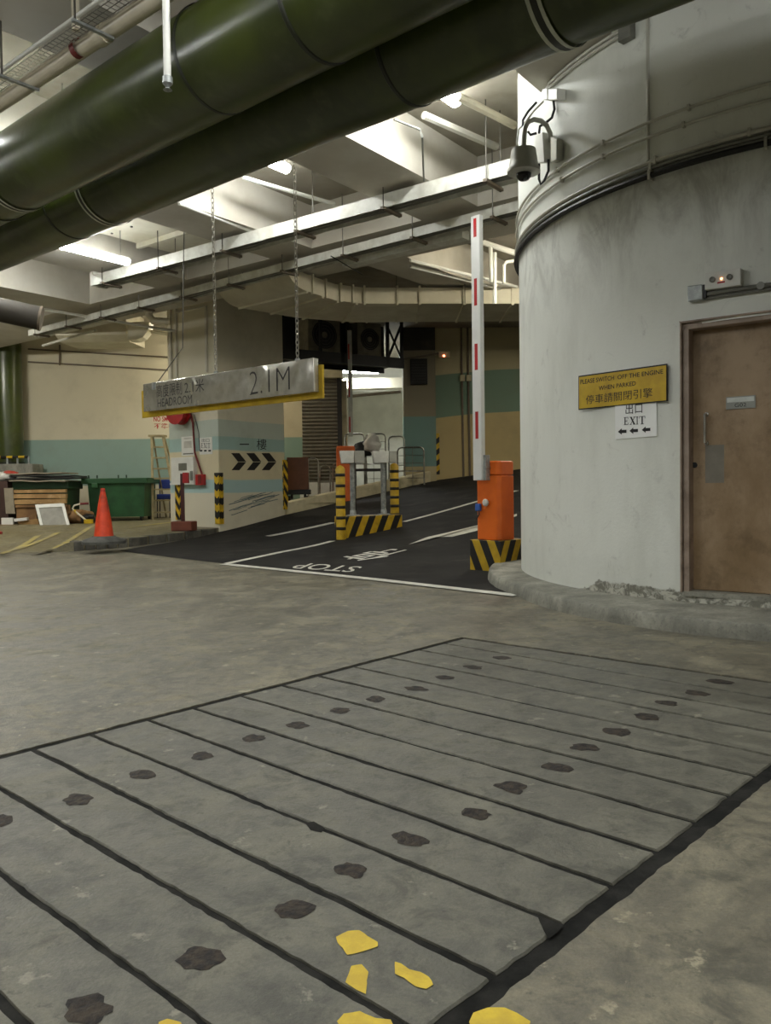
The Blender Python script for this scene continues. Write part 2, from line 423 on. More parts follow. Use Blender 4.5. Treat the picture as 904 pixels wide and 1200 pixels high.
for h in holes:
    best = min(range(len(slabs)), key=lambda k: abs(((Lp[k] + Lp[k+1] + Rp[k] + Rp[k+1]) / 4 - h).dot(bdir)))
    sx = random.uniform(0.055, 0.07); sy = random.uniform(0.042, 0.05); sd = random.random() * 50
    mb = MB(); rings = []
    for ri, rr in enumerate((1.0, 0.72, 0.4)):
        for j in range(18):
            a = 2*math.pi*j/18
            k = rr * (1 + 0.42*noise.noise(V((math.cos(a)*1.6, math.sin(a)*1.6, sd))) + 0.22*noise.noise(V((math.cos(a)*5, math.sin(a)*5, sd))))
            p = h + pdir*(math.cos(a)*sx*k) + bdir*(math.sin(a)*sy*k)
            mb.v.append(g3(p, 0.0012 + (0, 0.004, 0.003)[ri] * (0.5 + noise.noise(V((p.x*40, p.y*40, sd))))))
    c = len(mb.v); mb.v.append(g3(h, 0.002))
    for ri in (0, 1):
        for j in range(18): mb.f.append([ri*18 + j, ri*18 + (j+1) % 18, ri*18 + 18 + (j+1) % 18, ri*18 + 18 + j])
    for j in range(18): mb.f.append([36 + j, 36 + (j+1) % 18, c])
    mb.uv = [[(0, 0)] * len(f) for f in mb.f]; mb.mi = [0] * len(mb.f)
    mb.build('lifting_hole', M['hole'], slabs[best], smooth=True)
for poly in ([(394,1099),(408,1092),(421,1091),(431,1098),(443,1105),(443,1110),(425,1116),(407,1120),(402,1112),(396,1106)],
             [(412,1133),(424,1131),(432,1140),(430,1150),(429,1166),(418,1161),(405,1152),(409,1142)],
             [(463,1128),(470,1130),(480,1137),(493,1140),(503,1146),(508,1155),(500,1160),(487,1157),(474,1147),(463,1142)],
             [(403,1189),(422,1186),(440,1194),(458,1196),(462,1204),(400,1206),(395,1198)],
             [(186,1199),(196,1195),(212,1199),(215,1206),(186,1207)],
             [(555,1188),(572,1182),(592,1182),(606,1188),(622,1198),(620,1210),(556,1212),(550,1199)]):
    pts = jag([f2(*p) for p in poly], 0.012, 0.003, 77)
    MB().face([g3(p, 0.0025) for p in pts]).build('yellow_paint_patch', M['ypaint'], floor)

for poly in ([(630, 1073), (646, 1079), (661, 1084), (655, 1092), (643, 1101), (637, 1090)], [(357, 965), (368, 963), (381, 971), (377, 976), (364, 973)]):
    pts = jag([f2(*p) for p in poly], 0.012, 0.003, 41)
    MB().face([g3(p, 0.0015) for p in pts]).build('tar_patch', M['tar'], floor)

# ------------------------------------------------------------------ asphalt ramp
def lerp_path(pts, t):
    L = [0]
    for a, b in zip(pts, pts[1:]): L.append(L[-1] + (V(b) - V(a)).length)
    d = t * L[-1]
    for i in range(len(pts) - 1):
        if d <= L[i+1] or i == len(pts) - 2:
            k = (d - L[i]) / max(1e-9, L[i+1] - L[i]); return V(pts[i]) * (1 - k) + V(pts[i+1]) * k
PC = f2(258, 627)                                     # near corner of the painted column
colk = 2.06; PE = PC + V((0.6, 0.8)) * colk
RW = at(511, 561, 22.4); RWY = 22.4
Fp = [f2(140, 646), V((SL.x, SL.y)), V((SR.x, SR.y)), V((2.2, 6.9))]
Bp = [f2(142, 645), PC + V((-0.02, .05)), PE, V((RW.x, RWY + .1)), V((12.5, RWY + .1))]
def rpt(u, v):
    a = Fp[0].lerp(Fp[1], u/0.3) if u < 0.3 else (Fp[1].lerp(Fp[2], (u-0.3)/0.6) if u < 0.9 else Fp[2].lerp(Fp[3], (u-0.9)/0.1))
    if u < 0.3: b = Bp[0].lerp(Bp[1], u/0.3)
    elif u < 0.42: b = Bp[1].lerp(Bp[2], (u-0.3)/0.12)
    elif u < 0.66: b = Bp[2].lerp(Bp[3], (u-0.42)/0.24)
    else: b = Bp[3].lerp(Bp[4], (u-0.66)/0.34)
    p = a.lerp(b, v); return (p.x, p.y, rz(p.x, p.y))
ramp = MB().grid(rpt, 100, 70).build('ramp', M['asphalt'], smooth=True)
tag(ramp, 'dark asphalt ramp climbing away behind the round white wall', 'ramp', kind='structure')
def mark(pxs, name, mat_=None):
    MB().face([rp(x, y, 0.004) for x, y in pxs]).build(name, mat_ or M['wpaint'], ramp)
def strip(path, wd, name, n=10, mat_=None):
    P = [rp(x, y) for x, y in path]; mb = MB()
    pts = [lerp_path(P, i / n) for i in range(n + 1)]
    L, R_ = [], []
    for i, p in enumerate(pts):
        t = pts[min(i+1, n)] - pts[max(i-1, 0)]; nn = V((-t.y, t.x, 0)).normalized() * wd / 2
        for lst, q in ((L, p + nn), (R_, p - nn)): lst.append(V((q.x, q.y, rz(q.x, q.y) + 0.004)))
    for i in range(n): mb.face([L[i], L[i+1], R_[i+1], R_[i]])
    return mb.build(name, mat_ or M['wpaint'], ramp)
strip([(262, 661), (430, 678), (606, 698)], 0.14, 'stop_line')
strip([(266, 660.5), (330, 647), (390, 634)], 0.13, 'lane_line')
strip([(474, 611.5), (510, 602), (557, 588.5), (606, 575)], 0.13, 'lane_line')
strip([(314, 628.5), (350, 621.5), (391, 612.5)], 0.22, 'lane_line')
mark([(479, 638), (499, 630), (521, 629), (530, 629), (557, 622.5), (606, 604.5), (606, 602), (560, 616), (534, 622), (520, 625), (502, 629)], 'arrow_marking')
def ground_text(body, NL, NR, FL, FR_, weight=0.0):      # corners on the asphalt; the words face drivers coming down
    q = [rp(*c) for c in (FR_, FL, NR, NL)]
    def fn(s, t):
        p = q[0].lerp(q[1], s).lerp(q[2].lerp(q[3], s), t); return (p.x, p.y, rz(p.x, p.y) + 0.0045)
    text(body, fn, M['wpaint'], ramp, 'road_lettering', weight)
ground_text('STOP', (340, 666), (411, 671), (355, 659.8), (426, 664.5), 0.006)
ground_text('停', (396, 654), (428, 658.8), (450, 642.8), (482, 645), 0.006)

# ------------------------------------------------------------------ raised pavement on the left
KE = f2(86, 646); KM = f2(150, 641)
def sstep(t): t = max(0.0, min(1.0, t)); return t*t*(3 - 2*t)
def pz(x, y):                                          # kerbed to the right, running out flush with the floor to the left
    f = sstep((y - 15.0) / 4.0); g = sstep((x - KE.x + 0.5) / 0.5); k = max(f, g)
    return (gz(x, y) + 0.004)*(1 - k) + (0.29 + 0.023*(y - 14.5))*k
pvf = [V((XL, 15.0)), KE + V((-0.55, -0.05)), KE, KM, PC + V((-.05, -0.02)), PC + V((0.4, 1)), V((-1.9, 20))]
def pvp(u, v):
    q = lerp_path([(x.x, x.y, 0) for x in pvf], u); y = q.y + (22.35 - q.y)*v; return V((q.x, y, pz(q.x, y)))
mb = MB().grid(pvp, 120, 60)
pe = [lerp_path([(x.x, x.y, 0) for x in pvf], i/120) for i in range(121)]
for q0_, q1_ in zip(pe, pe[1:]):
    mb.face([V((q0_.x, q0_.y, gz(q0_.x, q0_.y) - .02)), V((q1_.x, q1_.y, gz(q1_.x, q1_.y) - .02)), V((q1_.x, q1_.y, pz(q1_.x, q1_.y))), V((q0_.x, q0_.y, pz(q0_.x, q0_.y)))])
pave = mb.build('pavement', M['pave'])
tag(pave, 'low raised concrete pavement in front of the back wall', 'pavement', kind='structure')
M['kerbs'] = mottled('dark_kerb', srgb(104, 102, 92), srgb(76, 74, 67), 3.5, 0.8, bs=0.3, c3=srgb(60, 59, 54), s3=2.2)
for i in range(5):                                     # kerb stones along the edge under the cone
    a = KE.lerp(KM, i / 5 + 0.012); b = KE.lerp(KM, (i + 1) / 5 - 0.012); t = (b - a).normalized(); nn = V((t.y, -t.x)) 
    fr = FR((a.x, a.y, gz(a.x, a.y) - .02), (t.x, t.y, 0))
    MB().box(fr, (0, (b - a).length), (0, pz(a.x, a.y) - gz(a.x, a.y) + .026 + .004*(i % 2)), (-0.3, 0.045)).build('kerb_stone', M['kerbs'], pave, bevel=0.025)
M['kerbd'] = mottled('stained_kerb', srgb(104, 102, 92), srgb(72, 70, 64), 3.5, 0.8, bs=0.3, c3=srgb(58, 57, 52), s3=2.2)
for i in range(5):                                     # and on along the pavement edge to the column
    a = KM.lerp(PC, i / 5.2 + 0.012); b = KM.lerp(PC, (i + 1) / 5.2 - 0.012); t = (b - a).normalized()
    fr = FR((a.x, a.y, gz(a.x, a.y) - .02), (t.x, t.y, 0))
    MB().box(fr, (0, (b - a).length), (0, pz(a.x, a.y) - gz(a.x, a.y) + .026), (-0.25, 0.03)).build('kerb_stone', M['kerbd'], pave, bevel=0.02)
for x0, y0, x1, y1 in ((0,628,45,636),(10,622,70,629),(40,632,60,634),(150,617,205,612),(60,622,120,613)):
    def pp(px, py):
        d = ray(px, py); p = O + d*10
        for _ in range(12):
            zt = pz(p.x, p.y); p = O + d * ((zt - EYE) / d.z)
        return p
    a, b = pp(x0, y0), pp(x1, y1); t = (b - a); nn = V((-t.y, t.x, 0)).normalized() * 0.06
    mbl = MB()
    def lp(q): return V((q.x, q.y, pz(q.x, q.y) + .012))
    for k in range(16): mbl.face([lp(a + t*(k/16) - nn), lp(a + t*((k+1)/16) - nn), lp(a + t*((k+1)/16) + nn), lp(a + t*(k/16) + nn)])
    mbl.build('faded_yellow_line', M['fadey'], pave)

# ------------------------------------------------------------------ outer walls
def wall(name, a, b, z0, z1, mat_, label, thick=0.2):
    a, b = V((a[0], a[1], 0)), V((b[0], b[1], 0)); fr = FR(a, b - a)
    o = MB().box(fr, (0, (b - a).length), (z0, z1), (-thick, 0)).build(name, mat_)
    return tag(o, label, 'wall', kind='structure')
BWY = 22.3
wall('wall_back', (XL, BWY), (-2.3, BWY), -0.2, CZ, M['wall_back'], 'cream back wall with a pale teal painted band behind the bins')
wall('wall_ramp', (at(509, 560, RWY).x, RWY), (XR, RWY), -0.2, CZ, M['wall_ramp'], 'tan and green painted wall along the ramp')
wall('wall_left', (XL, YB), (XL, BWY), -0.5, CZ, M['outer'], 'plain far left wall of the car park')
wall('wall_behind', (XR, YB), (XL, YB), -0.5, CZ, M['outer'], 'plain wall at the entrance end of the car park')
wall('wall_outer_right', (XR, YF), (XR, YB), -0.5, CZ, M['outer'], 'plain wall beyond the round stair core')
wall('wall_corridor', (-3.2, 28), (2.4, 28), -0.2, CZ, M['corr'], 'pale lit wall at the end of the service passage')
wall('wall_corridor_left', (-1.35, 22.52), (-1.35, 28), -0.2, CZ, M['corr'], 'side wall of the service passage by the shutter', 0.15)
wall('wall_corridor_right', (1.45, 28), (1.45, 22.62), -0.2, CZ, M['corr'], 'side wall of the service passage behind the dark column', 0.15)

# ------------------------------------------------------------------ round wall, kerb, door
CC = V((4.47, 8.43)); CR = 3.02
dn = V((-0.6, -0.8, 0)); du = V((0.8, -0.6, 0))
FD = FR((CC.x + dn.x*2.985, CC.y + dn.y*2.985, 0), du, dn)      # plane of the door opening
aL = FD.px(797.5, 560, 0.04)[0]; bT = FD.px(798, 377, 0.04)[1]; bS = FD.px(800, 694, 0.04)[1]
DW = 1.02; aR = aL + DW
phiD = math.atan2(-0.8, -0.6)
def cyl(phi, z, r=CR): return V((CC.x + r*math.cos(phi), CC.y + r*math.sin(phi), z))
pa = phiD + math.asin((aL + 0.03) / CR); pb = phiD + math.asin((aR - 0.03) / CR)
mb = MB()
def arc(p0, p1, z0, z1, n):
    mb.grid(lambda u, v: cyl(p0 + (p1 - p0)*u, z0 + (z1 - z0)*v), n, 1)
zb, zt = bS + 0.0, bT - 0.03
arc(pb, pa + 2*math.pi, -0.05, zb, 90); arc(pb, pa + 2*math.pi, zb, zt, 90); arc(pb, pa + 2*math.pi, zt, CZ, 90)
arc(pa, pb, -0.05, zb, 8); arc(pa, pb, zt, CZ, 8)
rw = mb.build('wall_right', M['round'], smooth=True, base=(CC.x, CC.y, 0))
tag(rw, 'tall round white painted stair core wall with scuffs and flaking base', 'wall', kind='structure')
def cyl_phi(px, py, r=CR):                             # angle and height where a pixel meets the round wall
    d = ray(px, py); ox, oy = -CC.x, -CC.y
    A = d.x*d.x + d.y*d.y; B = 2*(ox*d.x + oy*d.y); Cq = ox*ox + oy*oy - r*r; D = B*B - 4*A*Cq
    t = (-B - math.sqrt(max(0, D))) / (2*A); p = O + d*t
    return math.atan2(p.y - CC.y, p.x - CC.x), p.z
def cfr(px, py):                                       # tangent frame on the round wall
    ph, z = cyl_phi(px, py); n_ = V((math.cos(ph), math.sin(ph), 0)); p = cyl(ph, z)
    return FR(p, V((-n_.y, n_.x, 0)), n_)
kr = [(150, 3.40), (160, 3.40), (175, 3.36), (195, 3.31), (206, 3.42), (217, 3.51), (229, 3.60), (238, 3.63), (300, 3.66)]
def kerbR(deg):
    for (a, ra), (b, rb) in zip(kr, kr[1:]):
        if deg <= b: k = (deg - a)/(b - a); return ra + (rb - ra)*k
    return kr[-1][1]
NK = 130
def kpt(u, v):
    deg = 152 + u*(300 - 152); ph = math.radians(deg); R_ = kerbR(deg)
    e = min(1.0, (deg - 152)/7.0); R_ = CR + (R_ - CR)*math.sqrt(max(0.0, 1 - (1 - e)**2))
    nz = noise.noise(V((deg*0.35, 1.3, 0)))*0.008 + noise.noise(V((deg*1.7, 4.0, v*2)))*0.006
    prof = [(R_ + 0.02 + nz, -0.03), (R_ + 0.012 + nz, 0.03), (R_ + nz, 0.096), (R_ - 0.014 + nz, 0.11), (R_ - 0.06, 0.114), (CR + 0.1, 0.12), (CR - 0.05, 0.125)]
    r, h = prof[round(v*6)]
    p = cyl(ph, 0, max(r, CR - 0.05)); return V((p.x, p.y, gz(p.x, p.y) + h))
kb = MB().grid(kpt, NK, 6).build('kerb', M['kerb'], smooth=True)
tag(kb, 'curved grey concrete kerb around the foot of the round wall', 'kerb', kind='structure')

M['doorframe'] = mottled('door_frame_paint', srgb(168, 150, 134), srgb(148, 130, 114), 5, 0.5, c3=srgb(124, 108, 94), s3=6)
def door_mat():
    t = NT('brown_door'); 
    a = t.ramp(t.noise(1.6, 7, 0.65, sc=(1, 1, 0.6)), 0.35, 0.66); b = t.ramp(t.noise(5, 6, 0.7), 0.45, 0.75)
    c = t.mix(a, srgb(166, 142, 112), srgb(132, 108, 76)); c = t.mix(t.math('MULTIPLY', b, 0.65), c, srgb(98, 78, 52))
    return t.out(c, 0.5, 0, t.noise(40, 3), 0.06)
M['door'] = door_mat()
M['steel'] = mottled('steel', srgb(176, 174, 166), srgb(140, 138, 130), 8, 0.32, 0.9)
M['galv'] = mottled('galvanised_steel', srgb(176, 180, 178), srgb(140, 144, 142), 14, 0.5, 0.6)
M['black'] = simple('black_plastic', srgb(22, 22, 22), 0.5)
M['letter'] = simple('black_lettering', srgb(24, 22, 20), 0.6)
door = thing('door_1', FD((aL + aR)/2, bS, 0), 'scuffed brown door with a worn tan frame in the round white wall', 'door', kind='structure')
mb = MB(); fw = 0.032
mb.box(FD, (aL, aL + fw*.45), (bS, bT), (-0.15, 0.05)).box(FD, (aL + fw*.55, aL + fw + .03), (bS, bT - .03), (-0.15, 0.02))
mb.box(FD, (aR - fw*.45, aR), (bS, bT), (-0.15, 0.05)).box(FD, (aR - fw - .03, aR - fw*.55), (bS, bT - .03), (-0.15, 0.02))
mb.box(FD, (aL, aR), (bT - fw*.45, bT), (-0.15, 0.05)).box(FD, (aL, aR), (bT - fw - .03, bT - fw*.55), (-0.15, 0.02))
mb.box(FD, (aL, aR), (bS, bT), (-0.16, -0.13))
mb.build('door_frame', M['doorframe'], door, bevel=0.004)
leaf = MB().box(FD, (aL + fw + .03, aR - fw - .03), (bS + 0.012, bT - fw - .03), (-0.128, -0.085)).build('door_leaf', M['door'], door, bevel=0.003)
MB().box(FD, (aL + .02, aR - .02), (bS - 0.03, bS + .008), (-0.15, 0.035)).build('threshold', M['kerb'], door)
cL = -0.085
def dpx(x, y): return FD.px(x, y, cL)
(h0, z0), (h1, z1) = dpx(828, 484), dpx(829, 521)
mb = MB(); hx = (h0 + h1)/2
mb.tube([FD(hx, z0 - .012, cL), FD(hx, z0 - .012, cL + .05), FD(hx, z1 + .012, cL + .05), FD(hx, z1 + .012, cL)], 0.012, 10)
mb.lathe(FD(hx, z0 - .012, cL), [(0.018, 0), (0.018, .006)], 14, FD.n).lathe(FD(hx, z1 + .012, cL), [(0.018, 0), (0.018, .006)], 14, FD.n)
mb.build('handle', mottled('chrome', srgb(226, 224, 218), srgb(200, 198, 190), 8, 0.2, 0.9), leaf, smooth=True)
(a0, b0), (a1, b1) = dpx(827, 566), dpx(849, 521)
MB().box(FD, (a0, a1), (b0, b1), (cL, cL + .002)).build('push_plate', simple('worn_plate', srgb(128, 122, 108), 0.5, 0.0), leaf)
a0, b0 = dpx(814.5, 545)
MB().lathe(FD(a0, b0, cL), [(0.022, 0), (0.022, .008), (0.012, .009), (0.012, .004)], 16, FD.n).build('lock', M['black'], leaf, smooth=True)
(a0, b0), (a1, b1) = dpx(851.5, 480), dpx(886, 463)
pl = MB().box(FD, (a0, a1), (b0, b1), (cL, cL + .008)).build('name_plate', simple('plate_frame', srgb(150, 152, 144), 0.4, 0.5), leaf)
bm_ = b0 + (b1 - b0)*0.54
mbp = MB().box(FD, (a0 + .008, a1 - .008), (bm_, b1 - .008), (cL + .008, cL + .010)); mbp.build('plate_insert', simple('white_card', srgb(210, 214, 208), 0.5), leaf)
text('G02', lambda s, t: FD(a0 + (a1 - a0)*(0.3 + 0.4*s), b0 + (b1 - b0)*(0.14 + 0.3*t), cL + .0095), M['letter'], leaf)
# ------------------------------------------------------------------ ceiling with beams
def proj(p):
    q = V(p) - O; z = q.dot(fwd); return 452 + F*q.dot(right)/z, 600 - F*q.dot(upv)/z
def clip_line(p, d, x0=XL, x1=XR, y0=YB, y1=YF):
    t0, t1 = -99, 99
    for pc, dc, lo_, hi_ in ((p.x, d.x, x0, x1), (p.y, d.y, y0, y1)):
        a, b = (lo_ - pc)/dc, (hi_ - pc)/dc; t0 = max(t0, min(a, b)); t1 = min(t1, max(a, b))
    return t0, t1
ceil = MB().box(WF, (XL - .2, XR + .2), (CZ, CZ + 0.25), (-YF, -YB)).build('ceiling', M['ceil'])
tag(ceil, 'painted concrete ceiling slab crossed by deep beams', 'ceiling', kind='structure')
SOF = 4.9; G0, G1 = 9.46, 10.8
for k in range(-6, 4):
    q1 = -5.5 + 2.95*k; q0 = q1 - 0.9; qc = (q0 + q1)/2
    t0, t1 = clip_line(QR(qc, 0), dB); t1 = min(t1, G0)
    if t1 - t0 < 0.5: continue
    MB().box(FR(QR(qc, 0), dB), (t0, t1), (SOF, CZ), (-0.45, 0.45)).build('beam', M['beam'], ceil)
for k in range(0, 4):
    q1 = -7.6 + 2.95*k; qc = q1 - 0.4
    t0, t1 = clip_line(QR(qc, 0), dB, y1=BWY); t0 = max(t0, G1)
    if t1 - t0 < 0.5: continue
    MB().box(FR(QR(qc, 0), dB), (t0, t1), (SOF, CZ), (-0.4, 0.4)).build('beam', M['beam'], ceil)
t0, t1 = clip_line(QR(0, (G0 + G1)/2), V((0.8, -0.6, 0)))
MB().box(FR(QR(0, (G0 + G1)/2), V((0.8, -0.6, 0))), (t0, t1), (SOF, CZ), (-(G1-G0)/2, (G1-G0)/2)).build('girder', M['beam'], ceil)

# ------------------------------------------------------------------ columns, parapet, landing
PC3 = V((PC.x, PC.y, 0)); FCR = FR(PC3, dB); FCL = FR(PC3, V((0.8, -0.6, 0)))
ckL = 1.67
col = MB().box(FR(PC3, dB), (0, colk), (0.0, CZ), (-ckL, 0)).build('column', M['col'], base=(PC.x, PC.y, 0), bevel=0.02)
tag(col, 'thick cream column with painted teal bands, first floor sign and black chevrons', 'column', kind='structure')
M['trimw'] = simple('white_trim', srgb(214, 210, 196), 0.6, var=0.9)
# recessed panel outline on the column's upper left face
def facebox(fr, x0, y0, x1, y1, c0, c1, mb=None):
    ym, xm = (y0 + y1)/2, (x0 + x1)/2
    a0 = fr.px(x0, ym)[0]; a1 = fr.px(x1, ym)[0]; b0 = fr.px(xm, y1)[1]; b1 = fr.px(xm, y0)[1]
    return (mb or MB()).box(fr, (a0, a1), (b0, b1), (c0, c1))
for bx in ((207, 362, 243, 363.5), (242, 360, 244, 436), (207, 362, 208.5, 446), (200, 352, 202, 455)):
    facebox(FCL, *bx, 0, 0.05).build('panel_trim', M['trimw'], col)
for i in range(3):                                      # black chevrons pointing along the ramp
    x0 = 271 + i*17.7; poly = []
    for (dx, y) in ((0, 531), (9.5, 531), (17.5, 541), (9.5, 551), (0.5, 551), (8, 541)): poly.append(FCR.px(x0 + dx, y))
    MB().prism(FCR, poly[:3] + [poly[5]], 0.001, 0.004).build('chevron', M['letter'], col)
    p2 = [(a, b - 0.012) for a, b in (poly[5], poly[2])] + [poly[3], poly[4]]
    MB().prism(FCR, p2, 0.001, 0.004).build('chevron', M['letter'], col)
def facetext(fr, body, x0, y0, x1, y1, mat_, parent, c=0.004, weight=0.0, name='lettering'):
    p00 = fr.px(x0, y1 if not hasattr(y1, '__len__') else y1[0], c); p10 = fr.px(x1, y1 if not hasattr(y1, '__len__') else y1[1], c)
    p01 = fr.px(x0, y0 if not hasattr(y0, '__len__') else y0[0], c); p11 = fr.px(x1, y0 if not hasattr(y0, '__len__') else y0[1], c)
    def fn(s, t):
        a = (p00[0]*(1-s) + p10[0]*s)*(1-t) + (p01[0]*(1-s) + p11[0]*s)*t
        b = (p00[1]*(1-s) + p10[1]*s)*(1-t) + (p01[1]*(1-s) + p11[1]*s)*t
        return fr(a, b, c)
    return text(body, fn, mat_, parent, name, weight)
facetext(FCR, '樓', 301, 514.5, 312.5, 527, M['letter'], col)
facetext(FCR, '一', 281, 520, 292, 521.3, M['letter'], col)

M['stroke'] = mottled('mural_strokes', srgb(96, 122, 128), srgb(128, 140, 138), 9, 0.7)
for i in range(16):                                     # sketchy water strokes of the mural
    x0 = random.uniform(268, 300); y0 = 596 - (x0 - 268)*0.36 + random.uniform(-9, 9); L = random.uniform(14, 34)
    P = [FCR(*FCR.px(x0 + L*k/5, y0 - L*k/5*0.30 + random.uniform(-.5, .5)), 0.006) for k in range(6)]
    if P[-1].x < PE.x - .03: MB().tube(P, random.uniform(.004, .009), 4).build('mural_stroke', M['stroke'], col)
dcx0 = at(473, 480, 22.25).x; dcx1 = at(511, 480, 22.25).x
dcol = MB().box(FR((dcx0, 22.25, 0), (1, 0, 0)), (0, dcx1 - dcx0), (0.3, CZ), (-0.9, 0)).build('column', M['col_dark'], base=(dcx0, 22.25, 0))
tag(dcol, 'far square column, dark above and blue-green below, beside the ramp wall', 'column', kind='structure')
land = MB().face([V((-2.9, 19.0, .84)), V((PE.x, PE.y, .84)), V((RW.x + .3, 22.3, .84)), V((2.3, 28, .84)), V((-3.2, 28, .84)), V((-3.2, 22.2, .84))]).build('landing', M['pave'])
tag(land, 'flat concrete landing behind the ramp parapet', 'landing', kind='structure')
pv = V((RW.x, RWY)) - PE; pl_ = pv.length; pt = pv / pl_; pn = V((pt.y, -pt.x))
def par(u, v):
    p = PE + pt*(u*pl_); top = rz(p.x, p.y) + 0.27
    prof = [(0.02, -0.3), (0.02, 0), (0.0, 0.02), (-0.2, 0.02), (-0.2, -0.9)]; c, h = prof[round(v*4)]
    q = p + pn*c; return V((q.x, q.y, top + h))
pr = MB().grid(par, 16, 4).build('parapet', M['cream'])
tag(pr, 'low cream parapet edging the ramp below the railings', 'parapet', kind='structure')
pil = MB().box(FR((at(332, 500, 22.2).x, 22.2, 0), (1, 0, 0)), (0, at(356, 500, 22.2).x - at(332, 500, 22.2).x), (0.3, CZ), (-0.3, 0)).build(
    'pilaster', banded('pilaster_paint', [(0, 2.6, srgb(120, 142, 126))], base=srgb(176, 164, 134)))
tag(pil, 'tan pilaster with a green painted foot beside the roller shutter', 'pilaster', kind='structure')

# ------------------------------------------------------------------ fluorescent fittings
M['lampbody'] = simple('lamp_body', srgb(220, 220, 214), 0.5)
M['tube'] = glow('lamp_tube', (0.97, 0.99, 0.975, 1), LAMP)
M['tubesoft'] = glow('lamp_tube_soft', (0.97, 0.99, 0.975, 1), LAMP*0.62)
M['tubebright'] = glow('lamp_tube_bright', (1.0, 0.97, 0.88, 1), LAMP*1.9)
M['tubewarm'] = glow('lamp_tube_warm', (1.0, 0.93, 0.76, 1), LAMP)
def lamp(p, d, label, mat_=None, L=1.25, hang=True, group=None):
    r = thing('fluorescent_lamp', p, label, 'lamp', group); fr = FR(p, d)
    MB().box(fr, (-L/2, L/2), (0.05, 0.10), (-0.06, 0.06)).build('lamp_body', M['lampbody'], r)
    prof = [(math.sin(a)*0.075, 0.05 - math.cos(a)*0.06 + 0.0) for a in [math.radians(x) for x in range(-100, 101, 25)]]
    mb = MB()
    mb.grid(lambda u, v: fr(-L/2 + L*u, prof[round(v*8)][1], prof[round(v*8)][0]), 1, 8)
    for s_ in (-1, 1):
        mb.face([fr(s_*L/2, b, c) for c, b in prof])
    mb.build('diffuser', mat_ or M['tube'], r, smooth=True)
    for s_ in (-0.4, 0.4):
        MB().tube([fr(s_*L, 0.1, 0), V((fr(s_*L, 0, 0).x, fr(s_*L, 0, 0).y, CZ))], 0.008, 5).build('hanger', M['steel'], r)
    return r
lamp(atz(108, 300, 4.72), dB, 'lit fluorescent fitting below the far green pipe beside a cable tray end', M['tubesoft'])
lamp(QR(-4.75, 7.1, 5.36), dB, 'lit fluorescent fitting in the bay beside the round wall', M['tubesoft'])
lamp(QR(-7.5, 7.3, 5.36), dB, 'lit fluorescent fitting in the bay above the headroom sign chains', M['tubesoft'])
lamp(V((-7.6, 11.2, 4.75)), dB, 'added unseen fluorescent fitting brightening the near side of the painted column', M['tubebright'])  # out of view, added to brighten the column's left face
lamp(QR(-8.0, 4.5, 4.68), dB, 'added fluorescent fitting kept out of sight above the green pipes', M['tubesoft'])  # added where the pipes hide it, brightens the column's ramp face
lamp(QR(-13.2, 6.5, 5.3), dB, 'lit fluorescent fitting in the far left bay')
lamp(V((-9.9, 16.8, 4.75)), V((1, 0, 0)), 'unseen fluorescent fitting added over the stacked cardboard to light the back wall', M['tubebright'])  # unseen fitting placed left of the view to light the back wall
lamp(V((-4.3, 20.9, 4.9)), V((1, 0, 0)), 'unseen fluorescent fitting added behind the painted column to light the back wall', M['tubewarm'])  # kept out of sight by the column, fills in the back wall
lamp(QR(-5.6, 12.2, 4.85), dB, 'lit fluorescent fitting over the ramp behind the round wall', M['tubewarm'])
lamp(V((4.4, 18.2, 4.9)), V((1, 0, 0)), 'unseen fluorescent fitting added high over the upper ramp to brighten its wall', M['tubewarm'])  # unseen behind the round wall, placed to brighten the ramp wall
lamp(at(420, 437, 25.2), V((1, 0.2, 0)), 'lit fluorescent fitting in the service passage')
for i, (q, r_) in enumerate(((-1.6, 2.2), (-5.4, 0.4), (-1.6, -1.6), (-5.4, -4.0), (-9.5, -0.5), (-12.0, 3.2), (2.6, 2.0))):  # unseen fittings added only to light the scene
    lamp(QR(q, r_, 4.72), dB, 'added unseen fluorescent fitting hung over the slabbed driveway', group='added lamps over the driveway')

